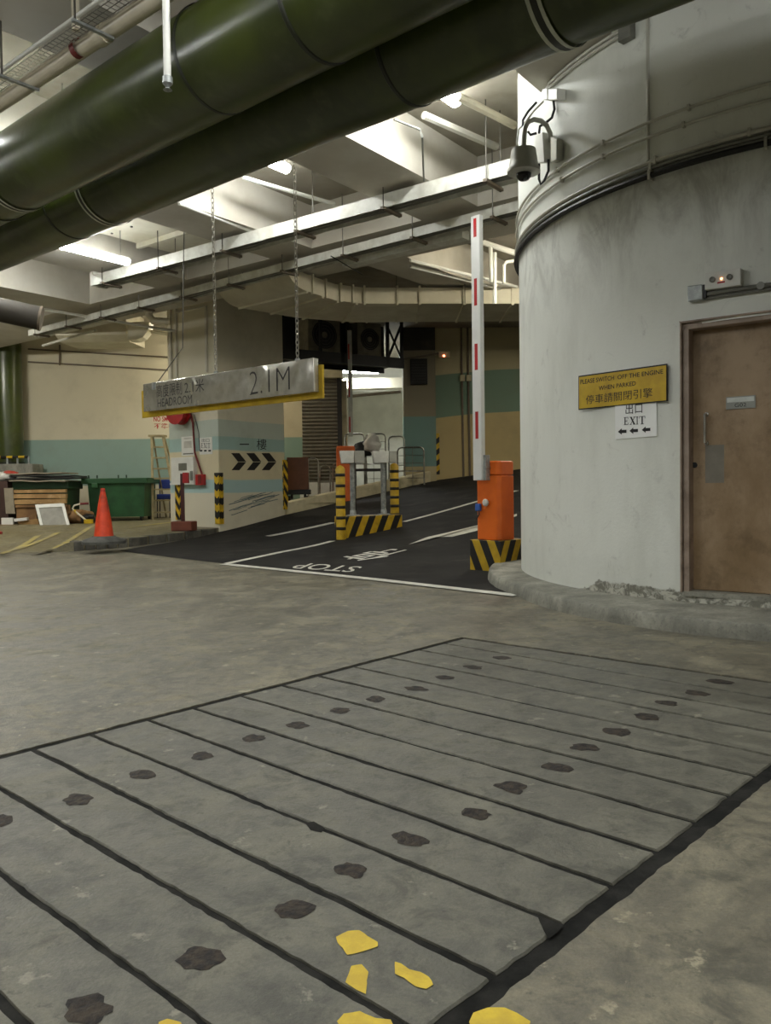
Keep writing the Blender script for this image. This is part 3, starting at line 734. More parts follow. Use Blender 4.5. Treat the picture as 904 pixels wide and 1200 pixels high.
# ------------------------------------------------------------------ green drain pipes
M['green'] = mottled('green_pipe_paint', srgb(68, 78, 28), srgb(46, 54, 19), 1.5, 0.28, bs=0.25, bscale=4, c3=srgb(72, 80, 44), s3=3)
M['greend'] = simple('dark_green_joint', srgb(30, 35, 18), 0.45)
M['band'] = simple('pale_band', srgb(206, 210, 192), 0.5)
pd = ray(-600, 553).normalized(); e1 = V((pd.y, -pd.x, 0)).normalized(); e2 = e1.cross(pd)
if e2.z < 0: e2 = -e2
PR = 0.36
def big_pipe(a, b, sil, label, rings, bands, s0=-12.6, s1=22.2):
    ax = lambda s: O + e1*a + e2*b + pd*s
    k = math.radians(sil)
    def find(px):
        lo, hi = -6.0, 20.0
        for _ in range(40):
            m = (lo + hi)/2; x = proj(ax(m) + e1*PR*math.sin(k) - e2*PR*math.cos(k))[0]
            if x > px: lo = m
            else: hi = m
        return lo
    rt = thing('drain_pipe', ax(0), label, 'pipe', 'thick green pipes under the ceiling')
    n = 60
    MB().tube([ax(s0 + (s1 - s0)*i/n) + e2*0.008*noise.noise(V((i*0.7, a, 0))) for i in range(n + 1)], PR, 40).build('pipe_body', M['green'], rt, smooth=True)
    for px in rings:
        s = find(px); MB().tube([ax(s - .02), ax(s - .012), ax(s + .012), ax(s + .02)], [PR + .001, PR + .009, PR + .009, PR + .001], 40, cap=False).build('joint_ring', M['greend'], rt, smooth=True)
    for px in bands:
        s = find(px)
        for ds in (-0.035, 0.035): MB().tube([ax(s + ds - .013), ax(s + ds + .013)], PR + .012, 40, cap=False).build('pale_band', M['band'], rt, smooth=True)
        MB().tube([ax(s - .02), ax(s + .02)], PR + .011, 40, cap=False).build('band_centre', M['greend'], rt, smooth=True)
    for s in (-8, -4, 15, 19):
        p = ax(s)
        for sgn in (-1, 1):
            q = p + e1*sgn*(PR + 0.03)
            MB().tube([V((q.x, q.y, q.z - .1)), V((q.x, q.y, CZ))], 0.012, 6).build('hanger', M['steel'], rt)
        MB().tube([p + (e1*math.cos(t) - e2*math.sin(t))*(PR + .012) for t in [math.pi*j/16 for j in range(17)]], 0.018, 6).build('cradle', M['greend'], rt, smooth=True)
    return rt
big_pipe(3.58, 2.96, 35.2, 'thick green painted drain pipe beside the cream water pipe, lit along its upper side', [22, 282, 403], [46])
big_pipe(4.45, 2.99, 30.0, 'thick green painted drain pipe running in front of the round white wall', [104, 499], [146, 672])

M['pvc'] = simple('cream_pvc', srgb(214, 206, 184), 0.4, var=0.9)
M['white'] = simple('white_paint', srgb(226, 226, 218), 0.5, var=0.92)
M['traym'] = mottled('white_tray', srgb(214, 214, 204), srgb(192, 190, 178), 5, 0.5)
M['rod'] = simple('hanger_rod', srgb(96, 92, 84), 0.5, 0.6)
M['rust'] = simple('brown_bracket', srgb(112, 100, 84), 0.6)
M['conduit'] = simple('painted_conduit', srgb(196, 194, 182), 0.5, var=0.9)
M['gconduit'] = simple('grey_conduit', srgb(130, 130, 122), 0.45, 0.3)
A = atz(-60, 161, 4.55); B = atz(215, -22, 4.55); ud = (B - A).normalized()
t_ = thing('water_pipe', A, 'cream water pipe with a red band running above the green pipes', 'pipe')
A2 = A - ud*4; B2 = B + ud*5
MB().tube([A2, B2], 0.062, 16).build('pipe_body', M['pvc'], t_, smooth=True)
pb_ = atz(92, 57, 4.55); MB().tube([pb_ - ud*.03, pb_ + ud*.03], 0.066, 16, cap=False).build('red_band', simple('red_band', srgb(120, 40, 34)), t_, smooth=True)
pn_ = atz(120, 41, 4.55); MB().tube([pn_ - ud*.05, pn_ + ud*.05], 0.072, 16).build('coupling', M['pvc'], t_, smooth=True)
sdv = V((-ud.y, ud.x, 0));  sdv = sdv if sdv.dot(V((-1, -1, 0))) > 0 else -sdv
t2 = thing('cable_basket', A, 'wire cable basket with a white conduit beside the cream water pipe', 'cable tray')
ofs = sdv*0.17 + Z1*0.03
MB().tube([A2 + ofs*1.25, B2 + ofs*1.25], 0.016, 8).build('conduit', M['white'], t2, smooth=True)
mbk = MB(); Lb = (B2 - A2).length
for k in range(3): mbk.tube([A2 + sdv*(0.10 + .05*k), B2 + sdv*(0.10 + .05*k)], 0.004, 4)
for k in range(int(Lb/0.05)): mbk.tube([A2 + ud*(k*.05) + sdv*.09, A2 + ud*(k*.05) + sdv*.21], 0.003, 3)
mbk.build('wire_mesh', M['steel'], t2)
for px, py in ((34, 90), (121, 27), (-40, 150)):
    p = atz(px, py, 4.55)
    MB().box(FR(p, sdv), (-0.08, 0.24), (-0.09, -0.07), (-0.015, 0.015)).build('bracket', M['galv'], t2)
    MB().tube([p + sdv*.22 - Z1*.07, V((p.x + sdv.x*.22, p.y + sdv.y*.22, CZ))], 0.008, 5).build('hanger_rod', M['rod'], t2)
p = atz(89, 36, 4.6); tag(MB().tube([p, V((p.x, p.y, CZ))], 0.03, 10).build('pipe_drop', M['pvc'], smooth=True, base=p), 'short cream pipe dropping from the ceiling to the cable basket', 'pipe')
p = at(196.5, 98, 3.9)
t_ = thing('sprinkler_drop', p, 'white sprinkler drop pipe hanging in front of the green pipe', 'pipe')
MB().tube([p + Z1*.02, V((p.x, p.y, CZ))], 0.018, 12).build('pipe_body', M['white'], t_, smooth=True)
MB().lathe(p, [(0.012, -.035), (0.022, -.03), (0.008, -.02), (0.016, -.008), (0.024, 0.0), (0.024, .03), (.018, .032)], 12).build('sprinkler_head', M['galv'], t_, smooth=True)
p = at(7, 84, 9.0)
t_ = thing('soil_pipe', p, 'fat cream soil pipe elbow near the ceiling behind the cable basket', 'pipe')
MB().tube([p - Z1*.9, p - Z1*.1] + [p + V((0.14*(1 - math.cos(x)), 0.1*(1-math.cos(x)), -0.1 + 0.2*math.sin(x))) for x in (0.4, 0.8, 1.2, 1.57)] + [p + V((.9, .5, .1))], 0.1, 16).build('pipe_body', M['pvc'], t_, smooth=True)
MB().tube([p - Z1*.22, p - Z1*.10], 0.115, 16).build('socket', M['pvc'], t_, smooth=True)
for dx in (.25, .75): MB().tube([p + V((dx, dx*.6, .1)), V((p.x + dx, p.y + dx*.6, CZ))], .008, 5).build('hanger', M['rod'], t_)

# ------------------------------------------------------------------ cable trays
def tray(A, B, hgt, wid, label, pad_end):
    d = (B - A); L = d.length; fr = FR(A, d); t = thing('cable_tray', A, label, 'cable tray')
    # u runs from the left end; n points to the camera side
    MB().box(fr, (0, L), (-hgt, 0), (-0.006, 0)).box(fr, (0, L), (-hgt, 0), (-wid, -wid + .006)).box(fr, (0, L), (-.012, -.004), (-wid, 0)).build('tray_channel', M['traym'], t)
    n = max(2, int(L/1.35))
    for k in range(n + 1):
        a = 0.35 + (L - 0.7)*k/n
        MB().box(fr, (a - .025, a + .025), (-hgt - .035, -hgt), (-wid - .06, 0.06)).build('cross_bracket', M['rust'], t)
        for c in (0.03, -wid - .03): MB().tube([fr(a, -hgt - .05, c), V((fr(a, 0, c).x, fr(a, 0, c).y, CZ))], 0.007, 5).build('hanger_rod', M['rod'], t)
    for c in (-.06, -.13, -.18):
        MB().tube([fr(L*k/20, -hgt + .04 - .05*abs(noise.noise(V((k*.9, c*30, 0)))), c) for k in range(21)], .014, 5).build('cable', M['gconduit'], t, smooth=True)
    if pad_end: MB().box(fr, (-.02, .05), (-hgt, .12), (-wid, 0.0)).build('end_plate', M['traym'], t)
    return t
tray(atz(107, 323, 4.83), atz(604, 184, 4.83), 0.17, 0.28, 'white cable tray ending at the round wall, nearer the green pipes', True)
tray(atz(33, 387, 4.78), atz(607, 235, 4.78), 0.125, 0.25, 'white cable tray passing under the girder above the curved air duct', False)
u_ = (atz(607, 235, 4.78) - atz(33, 387, 4.78)).normalized(); fr = FR(atz(400, 303, 4.72), u_)
aa = fr.px(541, 276)[0]
tag(MB().box(fr, (0, aa), (-0.12, 0.0), (-0.2, -.02)).build('trunking', M['traym'], base=fr.o), 'short pale trunking strapped under the cable tray', 'trunking')

# ------------------------------------------------------------------ air ducts
M['duct'] = mottled('duct_cream', srgb(206, 200, 178), srgb(188, 180, 156), 1.6, 0.55, bs=0.08)
M['ductl'] = mottled('duct_white', srgb(218, 214, 196), srgb(200, 194, 172), 1.6, 0.5)
DZ = 4.56; DH = 0.29
fpts = [V((9.0, 15.3)), V((2.45, 15.1)), V((-0.38, 14.93)), V((-0.85, 14.66)), V((-1.3, 13.95))]
bpts = [V((9.0, 16.9)), V((2.45, 16.7)), V((-0.6, 16.6)), V((-1.7, 16.1)), V((-2.7, 15.1))]
duct = thing('air_duct', V((-1.5, 15, DZ)), 'broad cream air duct with a curved elbow rising into the ceiling', 'duct')
mb = MB(); sec = []
for f_, b_ in zip(fpts, bpts): sec.append([V((f_.x, f_.y, DZ)), V((f_.x, f_.y, DZ + DH)), V((b_.x, b_.y, DZ + DH)), V((b_.x, b_.y, DZ))])
ed = V((-0.6, -0.8, 0)); Ro, Ri = 0.6, 0.6 - DH
for k in range(1, 11):
    th = math.radians(9*k); f_, b_ = fpts[-1], bpts[-1]
    oo = ed*Ro*math.sin(th) + Z1*(DZ + Ro - Ro*math.cos(th)); ii = ed*Ri*math.sin(th) + Z1*(DZ + Ro - Ri*math.cos(th))
    F3, B3 = V((f_.x, f_.y, 0)), V((b_.x, b_.y, 0)); sec.append([F3 + oo, F3 + ii, B3 + ii, B3 + oo])
sec.append([V((p.x, p.y, CZ)) for p in sec[-1]])
i0 = 0; mb.v = [p for s in sec for p in s]
for k in range(len(sec) - 1):
    for j in range(4): mb.f.append([4*k + j, 4*k + (j+1) % 4, 4*k + 4 + (j+1) % 4, 4*k + 4 + j])
mb.f.append([3, 2, 1, 0]); mb.uv = [[(0, 0)] * len(f) for f in mb.f]; mb.mi = [0] * len(mb.f)
mb.build('duct_body', M['duct'], duct, smooth=True)
for (xx, k) in ((0.27, 1), (0.68, 1), (-0.33, 1), (1.5, 1), (2.4, 1), (3.3, 1)):
    p = fpts[1].lerp(fpts[2], (2.45 - xx)/(2.45 + .38))
    MB().box(FR((p.x, p.y, 0), (1, 0, 0)), (-.02, .02), (DZ - .03, DZ + DH + .03), (-1.62, .03)).build('flange', M['duct'], duct)
for t0 in (0.35, 0.8):
    for k in (2, 3):
        p = fpts[k].lerp(fpts[k+1], t0); u = (fpts[k+1] - fpts[k]).normalized()
        MB().box(FR((p.x, p.y, 0), (u.x, u.y, 0)), (-.02, .02), (DZ - .02, DZ + DH + .03), (-.03, .03)).build('flange', M['duct'], duct)
for k, t0 in ((3, 0.97), (3, 0.45), (2, 0.9), (2, .2)):
    a = fpts[k].lerp(fpts[k+1], t0); b = bpts[k].lerp(bpts[k+1], t0)
    MB().box(FR((a.x, a.y, 0), (b.x - a.x, b.y - a.y, 0)), (0, (b - a).length), (DZ - .035, DZ), (-.02, .02)).build('stiffener', M['duct'], duct)
for px in (465, 545):
    p = at(px, 357, 15.0); MB().tube([V((p.x, p.y - .03, DZ - .02)), V((p.x, p.y - .03, CZ))], .008, 5).build('hanger', M['rod'], duct)
# ribbed white duct in the bay beyond the second beam
d2 = thing('air_duct', QR(-10.35, 7, 5.2), 'flat white ribbed air duct between two ceiling beams', 'duct')
fr = FR(QR(-10.35, 0), dB)
MB().box(fr, (3.2, 9.3), (5.22, 5.5), (-0.85, 0.85)).build('duct_body', M['ductl'], d2)
for r_ in (3.9, 5.0, 6.1, 7.2, 8.3, 9.2): MB().box(fr, (r_ - .03, r_ + .03), (5.14, 5.22), (-0.87, 0.87)).build('stiffener', M['ductl'], d2)
for c in (-.7, -.2, .3): 
    for r_ in (5.5, 6.6, 7.7): MB().lathe(fr(r_, 5.205, c), [(0.02, 0), (.02, .02)], 8).build('rivet', M['rod'], d2)
# duct in front of the back wall
d3 = thing('air_duct', at(100, 390, 19.5), 'cream air duct with an angled underside above the bins', 'duct')
fr = FR((0, 19.4, 0), (1, 0, 0)); xa = at(70, 390, 19.4).x; xb = at(152, 390, 19.4).x
zb_ = at(100, 401, 19.4).z; zt_ = at(100, 372, 19.4).z
MB().prism(FR((xa, 19.4, 0), (0, -1, 0)), [(-1.2, zt_ + .2), (-1.2, zb_ + .05), (0, zb_), (.25, zb_ + .12), (.25, zt_ + .2)], 0, -(xb - xa)).build('duct_body', M['duct'], d3, smooth=False)
p0 = at(151, 389, 19.1)
mb = MB(); prof = [(0, .2), (.4, .22), (.52, .2), (.47, .0), (.36, -.14), (.2, -.2), (0, -.2)]
mb.prism(FR(p0, (1, 0, 0)), prof, -.25, .1).build('outlet_hood', M['ductl'], d3)
MB().tube([at(176, 389, 19.3), at(215, 393, 19.3)], 0.045, 10).build('branch_pipe', M['ductl'], d3, smooth=True)
d4 = thing('round_duct', at(20, 365, 16.0), 'dark round duct end below the beam at the far left', 'duct')
c0, c1 = at(-60, 350, 13.4), at(46, 373, 13.8)
MB().tube([c0, c1], 0.2, 24).build('duct_body', simple('dull_duct', srgb(56, 51, 43), 0.8), d4, smooth=True)
MB().tube([c1, c1 + (c1 - c0).normalized()*.04], 0.21, 24).build('collar', M['rust'], d4, smooth=True)

# ------------------------------------------------------------------ ceiling services
def pipe_px(pts, r, name, label, cat='pipe', mat_=None, group=None, seg=8):
    P = [atz(x, y, z) for x, y, z in pts]
    return tag(MB().tube(P, r, seg).build(name, mat_ or M['white'], smooth=True, base=P[0]), label, cat, group)
pipe_px([(285, 208, 5.3), (392, 239, 5.3)], 0.03, 'ceiling_conduit', 'white pipe on hangers between beams above the headroom sign')
pipe_px([(497, 135, 5.34), (582, 172, 5.34)], 0.045, 'ceiling_pipe', 'cream pipe under the slab nearer the bright beam side', mat_=M['conduit'])
pipe_px([(537, 113, 5.34), (603, 147, 5.34)], 0.045, 'ceiling_pipe', 'cream pipe with red end joint under the slab by the round wall', mat_=M['pvc'])
pipe_px([(462, 140, 5.1), (492, 152, 5.1), (495, 160, 5.0), (497, 212, 4.9)], 0.012, 'ceiling_conduit', 'thin grey conduit bending down the beam side', 'conduit', M['gconduit'])
pipe_px([(0, 355, 4.75), (60, 364, 4.75), (205, 388, 4.75)], 0.03, 'ceiling_conduit', 'thin white conduit crossing above the bins', 'conduit', M['white'])
pipe_px([(50, 405, 4.7), (112, 387, 4.7)], 0.03, 'ceiling_conduit', 'pale pipe slanting down to the back wall corner', 'conduit', M['conduit'])
pipe_px([(210, 239, 4.885), (300, 273, 4.885)], 0.02, 'beam_conduit', 'white conduit along the lower edge of a beam', 'conduit', M['white'])
pipe_px([(388, 300, 4.6), (425, 322, 4.6)], 0.008, 'ceiling_conduit', 'slack thin cable under the lower tray', 'cable', M['black'])
for (pts, r, lab) in (([(566, 284), (606, 297)], .05, 'white pipe over the ramp beside the boom tip'),
                      ([(575, 286), (576, 331)], .035, 'white drop pipe over the ramp ending on a conduit'),
                      ([(580, 296), (580, 356)], .035, 'white drop pipe over the ramp reaching the air duct'),
                      ([(606, 305), (594, 307), (591, 311), (591, 332)], .03, 'white bent pipe over the ramp next to the round wall')):
    P = [at(x, y, 14.1) for x, y in pts]; tag(MB().tube(P, r, 8).build('ramp_pipe', M['white'], smooth=True, base=P[0]), lab, 'pipe')
for k, dz in enumerate((0, 7)):
    P = [atz(481, 305 + dz, 4.86 - .02*k), atz(606, 336 + dz, 4.86 - .02*k)]
    tag(MB().tube(P, .028, 8).build('ramp_conduit', M['white'], smooth=True, base=P[0]), ('upper' if k == 0 else 'lower') + ' of two white conduits along the beam over the ramp', 'conduit')
P = [at(184, 346, 17.0), at(177, 350, 17.0), at(175, 358, 17), at(175, 370, 17), at(180, 376, 17), at(200, 377, 17)]
tag(MB().tube(P, 0.075, 12).build('soil_pipe', M['pvc'], smooth=True, base=P[2]), 'cream soil pipe bending into the top of the painted column', 'pipe')
for k, (y0, y1) in enumerate(((409, 419), (424, 434))):
    P = [at(33, y0, BWY - .04), at(205, y1, BWY - .04)]
    tag(MB().tube(P, .02, 6).build('wall_conduit', M['rust'], smooth=True, base=P[0]), ('higher' if k == 0 else 'lower') + ' thin brown conduit across the top of the back wall', 'conduit')
# ------------------------------------------------------------------ headroom sign
M['yellow'] = mottled('yellow_board', srgb(206, 172, 26), srgb(184, 150, 22), 5, 0.45)
def mirror_mat():
    t = NT('dented_stainless'); a = t.noise(2.2, 2, 0.4, dist=0.4); b = t.noise(7, 3)
    c = t.mix(t.ramp(b, 0.4, 0.7), srgb(214, 212, 202), srgb(196, 194, 182))
    return t.out(c, 0.2, 0.72, a, 0.9, 0.06)
M['mirror'] = mirror_mat()
hz_ = at(378.5, 466.5, 9.35).z
sr_ = at(378.5, 466.5, 9.35); sl_ = atz(166.5, 490, hz_); su = (sr_ - sl_); su.z = 0
FS = FR(sl_, su); SLn = su.length
sign = thing('headroom_sign', (sl_ + sr_)/2, 'long hanging steel headroom sign with yellow backboard reading 2.1M', 'sign')
tp = FS.px(377.5, 427)[1]
MB().box(FS, (0, SLn), (0, tp), (-0.03, 0.0)).build('yellow_backboard', M['yellow'], sign, bevel=0.004)
cf = 0.085
a0, b0 = FS.px(170, 482, cf); a1, b1 = FS.px(368, 459.5, cf); bt = FS.px(369, 419, cf)[1]; bt2 = FS.px(168, 450, cf)[1]
bm_ = (b0 + b1)/2; bt = (bt + bt2)/2; a0 = FS.px(168, 470, cf)[0]
MB().box(FS, (a0, a1), (bm_, bt), (0.0, cf)).build('steel_panel', M['mirror'], sign, bevel=0.006)
def sx(x): return FS.px(x, 460, cf)[0]
def signtext(body, x0, x1, f0, f1, weight=0.0):
    A0, A1 = sx(x0), sx(x1); h = bt - bm_
    text(body, lambda s, t: FS(A0 + (A1 - A0)*s, bm_ + h*(f0 + (f1 - f0)*t), cf + .0015), M['letter'], sign, 'lettering', weight)
signtext('高度限制', 183.5, 213.5, 0.44, 0.89)
signtext('2.1米', 216.5, 239.5, 0.44, 0.89)
signtext('HEADROOM', 184.5, 225, 0.1, 0.39)
signtext('2.1M', 293, 340, 0.13, 0.86, -0.02)
M['chain'] = simple('chain_steel', srgb(170, 166, 154), 0.4, 0.7)
def chain(p0, p1, parent):
    mb = MB(); L = (p1 - p0).length; d = (p1 - p0)/L; n = int(L/0.062)
    x = d.orthogonal().normalized(); y = d.cross(x)
    for k in range(n):
        c = p0 + d*(L*(k + .5)/n); s_ = x if k % 2 else y
        mb.tube([c + d*math.cos(t)*0.042 + s_*math.sin(t)*0.02 for t in [2*math.pi*j/8 for j in range(8)]], 0.0065, 4, closed=True)
    return mb.build('chain', M['chain'], parent)
for px in (253, 349):
    a = FS.px(px, 430, 0.03)[0]; p = FS(a, bt, 0.03); chain(p, V((p.x, p.y, CZ)), sign)
    MB().box(FR(p, su), (-.03, .03), (-.02, .03), (-.012, .012)).build('chain_bracket', M['galv'], sign)
p = FS(sx(181), bt - .06, cf); q = p + V((0.28, 0.5, 0.62))
MB().tube([p, q, V((q.x + .05, q.y + .1, CZ))], 0.008, 5).build('tie_wire', M['rod'], sign)
MB().box(FR(p, su), (-.03, .03), (-.04, .06), (-.01, .02)).build('wire_clip', M['galv'], sign)

# ------------------------------------------------------------------ near barrier gate
YEL = srgb(196, 160, 30); BLK = srgb(24, 23, 22)
M['haz'] = stripes('hazard_slanted', YEL, BLK, 4.4, 2.0, 0.15)
M['orange'] = mottled('orange_paint', srgb(228, 108, 28), srgb(214, 96, 22), 3, 0.35, bs=0.03)
M['boomw'] = simple('boom_white', srgb(224, 224, 220), 0.35, var=0.95)
M['red'] = simple('red_paint', srgb(176, 34, 34), 0.4)
K = fl(587, 671); FB = FR((K.x, K.y, gz(K.x, K.y)), V((0.7071, -0.7071, 0)))
bz = FB.px(586, 634)[1]
gate = thing('barrier_gate', FB(-.24, 0, -.28), 'orange boom barrier with raised white boom beside the round wall', 'barrier')
aB = FB.px(551, 660)[0]
MB().box(FB, (aB, 0), (-0.03, bz), (-.56, 0)).build('striped_base', M['haz'], gate, bevel=0.006)
ca0 = FB.px(559.5, 600, -.05)[0]; ca1 = FB.px(584, 600, -.05)[0]; ctop = FB.px(585, 540, -.12)[1]
ch = 0.05
poly = [(ca0, -0.05 - .3), (ca0, -.05), (ca1 - .02, -.05), (ca1 + .015, -.05 - ch), (ca1 + .015, -.05 - .3)]
def hprism(fr, poly, b0, b1, mb=None):                     # footprint (a,c) extruded upward
    mb = mb or MB(); n = len(poly); i0 = len(mb.v)
    for b in (b0, b1): mb.v += [fr(a, b, c) for a, c in poly]
    mb.f += [[i0 + n + j for j in range(n)], [i0 + j for j in reversed(range(n))]] + [[i0 + j, i0 + (j+1) % n, i0 + n + (j+1) % n, i0 + n + j] for j in range(n)]
    for f in mb.f[-(n + 2):]: mb.uv.append([(0, 0)] * len(f)); mb.mi.append(0)
    return mb
capb = ctop - 0.17
cab = hprism(FB, poly, bz, capb - .004).build('cabinet', M['orange'], gate, bevel=0.012)
hprism(FB, [(a*1.0, c) for a, c in poly], capb, ctop).build('cabinet_cap', M['orange'], gate, bevel=0.02)
q0 = FB.px(557.5, 560, .03); q1 = FB.px(567.5, 560, .03)
bb = FB.px(562, 563, .03)[1]; bt_ = FB.px(561, 253, .03)[1]
boom = MB().box(FB, (q0[0], q1[0]), (bb, bt_), (0.0, .075)).build('boom', M['boomw'], gate, bevel=0.008)
am = (q0[0] + q1[0])/2
for y0, y1 in ((254, 276), (325, 357), (402, 433), (482, 514)):
    z0 = FB.px(562, y1, .08)[1]; z1 = FB.px(562, y0, .08)[1]
    MB().box(FB, (am - .022, am + .022), (z0, z1), (.074, .0765)).build('red_stripe', M['red'], boom)
MB().box(FB, (q1[0] - .01, q1[0] + .03), (bb, bb + .3), (-.05, .04)).build('boom_bracket', M['galv'], gate, bevel=.004)
hh = FB.px(570, 548, 0)
MB().lathe(FB(hh[0], hh[1], -.05), [(0.03, 0), (.03, .06), (.02, .075), (0, .075)], 14, FB.n).build('pivot_bolt', M['steel'], gate, smooth=True)
k_ = FB.px(569, 589, -.02)
MB().lathe(FB(k_[0], k_[1], -.05), [(.012, 0), (.04, .012), (.046, .03), (.03, .05), (0, .055)], 14, FB.n).build('lock_cover', simple('white_plastic', srgb(214, 212, 206), .4), gate, smooth=True)
k_ = FB.px(560.5, 594, -.02)
pk = MB().box(FB, (k_[0] - .035, k_[0] + .035), (k_[1] - .05, k_[1] + .04), (-.05, 0.0)).build('padlock', simple('blue_padlock', srgb(52, 92, 168), .35), gate, bevel=.012)
MB().tube([FB(k_[0] + .02, k_[1] - .03, -.01), FB(k_[0] + .03, k_[1] - .09, 0), FB(k_[0] + .0, k_[1] - .13, 0), FB(k_[0] - .015, k_[1] - .15, 0)], .009, 6).build('key_strap', M['black'], gate, smooth=True)

# ------------------------------------------------------------------ traffic island with card readers
L0 = rp(405, 631); R0 = rp(472, 617); iu = V((R0.x - L0.x, R0.y - L0.y, 0)); FI = FR(L0, iu); iL = iu.length
itop = FI.px(405, 605)[1]
M['hazi'] = stripes('hazard_island', YEL, BLK, 3.6, -1.6, 0.3)
isl = MB().box(FI, (0, iL), (-0.12, itop), (-.42, 0)).build('island_block', M['hazi'], base=FI(iL/2, 0, -.2), bevel=0.02)
tag(isl, 'yellow and black striped concrete island block on the ramp', 'traffic island')
M['hazb'] = stripes('hazard_rings', BLK, YEL, 0.0, 4.6, 0.0)
def bollard(x, y, ytop, label, c):
    a = FI.px(x, y, c)[0]; p = FI(a, 0, c); p.z = rz(p.x, p.y); fr = FR(p, iu, None); h = fr.px(x, ytop)[1]
    r = thing('striped_bollard', p, label, 'bollard')
    hs = [0, h - .07, h - .03, h]; rr = [.085, .085, .06, .0]
    MB().lathe(p, list(zip(rr, hs)), 18).build('post', M['ypost'], r, smooth=True)
    n = 6
    for k in range(n):
        z = 0.17 + (h - .3)*k/(n - .6)
        MB().lathe(p, [(.0855, z), (.0885, z + .004), (.0885, z + .05), (.0855, z + .054)], 18).build('black_band', M['black'], r, smooth=True)
    return r
M['ypost'] = mottled('yellow_post_paint', srgb(204, 168, 34), srgb(176, 142, 30), 7, .5)
bollard(400, 630, 545, 'yellow bollard with black bands at the lower end of the ramp island', .03)
bollard(463, 612, 542, 'yellow bollard with black bands at the upper end of the ramp island', -.35)
M['lgrey'] = simple('light_grey_metal', srgb(178, 178, 168), .4, .3)
M['wplastic'] = simple('white_box', srgb(216, 216, 208), .45)
def reader(px, x0, x1, y0, y1, label, split):
    a = FI.px(px, 603, -.2)[0]; p = FI(a, itop, -.2); fr = FR(p, V((1, .08, 0)))
    r = thing('card_reader', p, label, 'card reader'); hb = fr.px(px, y1)[1]; ht = fr.px(px, y0)[1]
    MB().lathe(p, [(.12, 0), (.12, .015), (.06, .02), (.055, .09), (.05, .1)], 16).build('base_flange', M['galv'], r, smooth=True)
    MB().tube([p + Z1*.02, p + Z1*(hb + .02)], .05, 14).build('pole', M['galv'], r, smooth=True)
    xa, xb = fr.px(x0, 535)[0], fr.px(x1, 535)[0]; xs = xa + (xb - xa)*split
    MB().prism(fr, [(xa, ht), (xa + .03, hb), (xs - .01, hb), (xs, ht)], -.16, .16).build('reader_head', M['wplastic'], r, bevel=.008)
    MB().box(fr, (xs + .004, xb), (hb, ht), (-.15, .12)).build('display_unit', M['lgrey'], r, bevel=.006)
    for k in range(3): MB().tube([p + V((.05, .02*k, .1)), p + V((.06, .02*k, hb))], .006, 4).build('cable', M['black'], r)
    return r
reader(414, 398, 427, 528.5, 543, 'card reader with split white and grey head by the lower bollard', .58)
reader(450, 436, 464.5, 529, 542.5, 'card reader with white head and small side keypad by the upper bollard', .68)
# ------------------------------------------------------------------ far barrier
FY = 20.35; p = at(404, 577, FY); p.z = .84
g2 = thing('barrier_gate', p, 'orange barrier cabinet with a grey raised boom behind the parapet', 'barrier')
fr = FR((0, FY, 0), (1, 0, 0)); xa, xb = at(394.5, 550, FY).x, at(416, 550, FY).x; zt_ = at(404, 522.5, FY).z
MB().box(fr, (xa, xb), (.84, zt_), (-.35, 0)).build('cabinet', M['orange'], g2, bevel=.035)
xc = at(410.5, 450, FY - .1).x
b_ = MB().box(FR((0, FY - .06, 0), (1, 0, 0)), (xc - .05, xc + .055), (at(411, 512, FY).z, at(410, 388, FY).z), (0, .06)).build('boom', M['lgrey'], g2, bevel=.006)
for y0, y1 in ((404, 422), (448, 466), (489, 507)):
    MB().box(FR((0, FY - .12, 0), (1, 0, 0)), (xc - .04, xc - .005), (at(411, y1, FY).z, at(411, y0, FY).z), (0, .003)).build('red_stripe', M['red'], b_)

# ------------------------------------------------------------------ signs on the round wall
def plate(fr, corners, c0, c1, name, mat_, parent=None, bevel=.003):
    return MB().prism(fr, [fr.px(x, y, c1) for x, y in corners], c0, c1).build(name, mat_, parent, bevel=bevel)
FY_ = cfr(730, 455)
ys = thing('wall_sign', FY_(0, 0, 0), 'yellow sign asking drivers to switch off the engine when parked', 'sign')
ang = 0.10
plate(FY_, [(678, 440.5), (782, 426), (782, 470), (678, 480.5)], 0.0, .012, 'sign_board', M['letter'], ys)
plate(FY_, [(679, 442), (781, 428), (781, 469), (679, 479)], 0.012, .0135, 'yellow_face', M['yellow'], ys, 0)
for body, x0, x1, ya, yb in (('PLEASE SWITCH', 680.5, 720, (445, 440), (450.5, 445.3)), ('OFF THE ENGINE', 724, 777.5, (439.5, 432.5), (444.8, 437.8)), ('WHEN PARKED', 702, 745.5, (452.5, 446.5), (457.7, 451.7)), ('停車請關閉引擎', 687, 765, (463.5, 454), (474, 465.5))):
    facetext(FY_, body, x0, ya, x1, yb, M['letter'], ys, .0145, 0.012 if body[0] in 'PWO' else 0.0)
FX = cfr(745, 494)
ex = thing('exit_notice', FX(0, 0, 0), 'white paper exit notice with three arrows below the yellow sign', 'sign')
plate(FX, [(721, 472), (769.5, 466), (770, 511), (721.5, 515)], 0.0, .006, 'paper', simple('bright_paper', srgb(246, 247, 244), .5, var=.97), ex, 0)
facetext(FX, '出口', 733.5, (474, 472), 753, (485.5, 484), M['letter'], ex, .008)
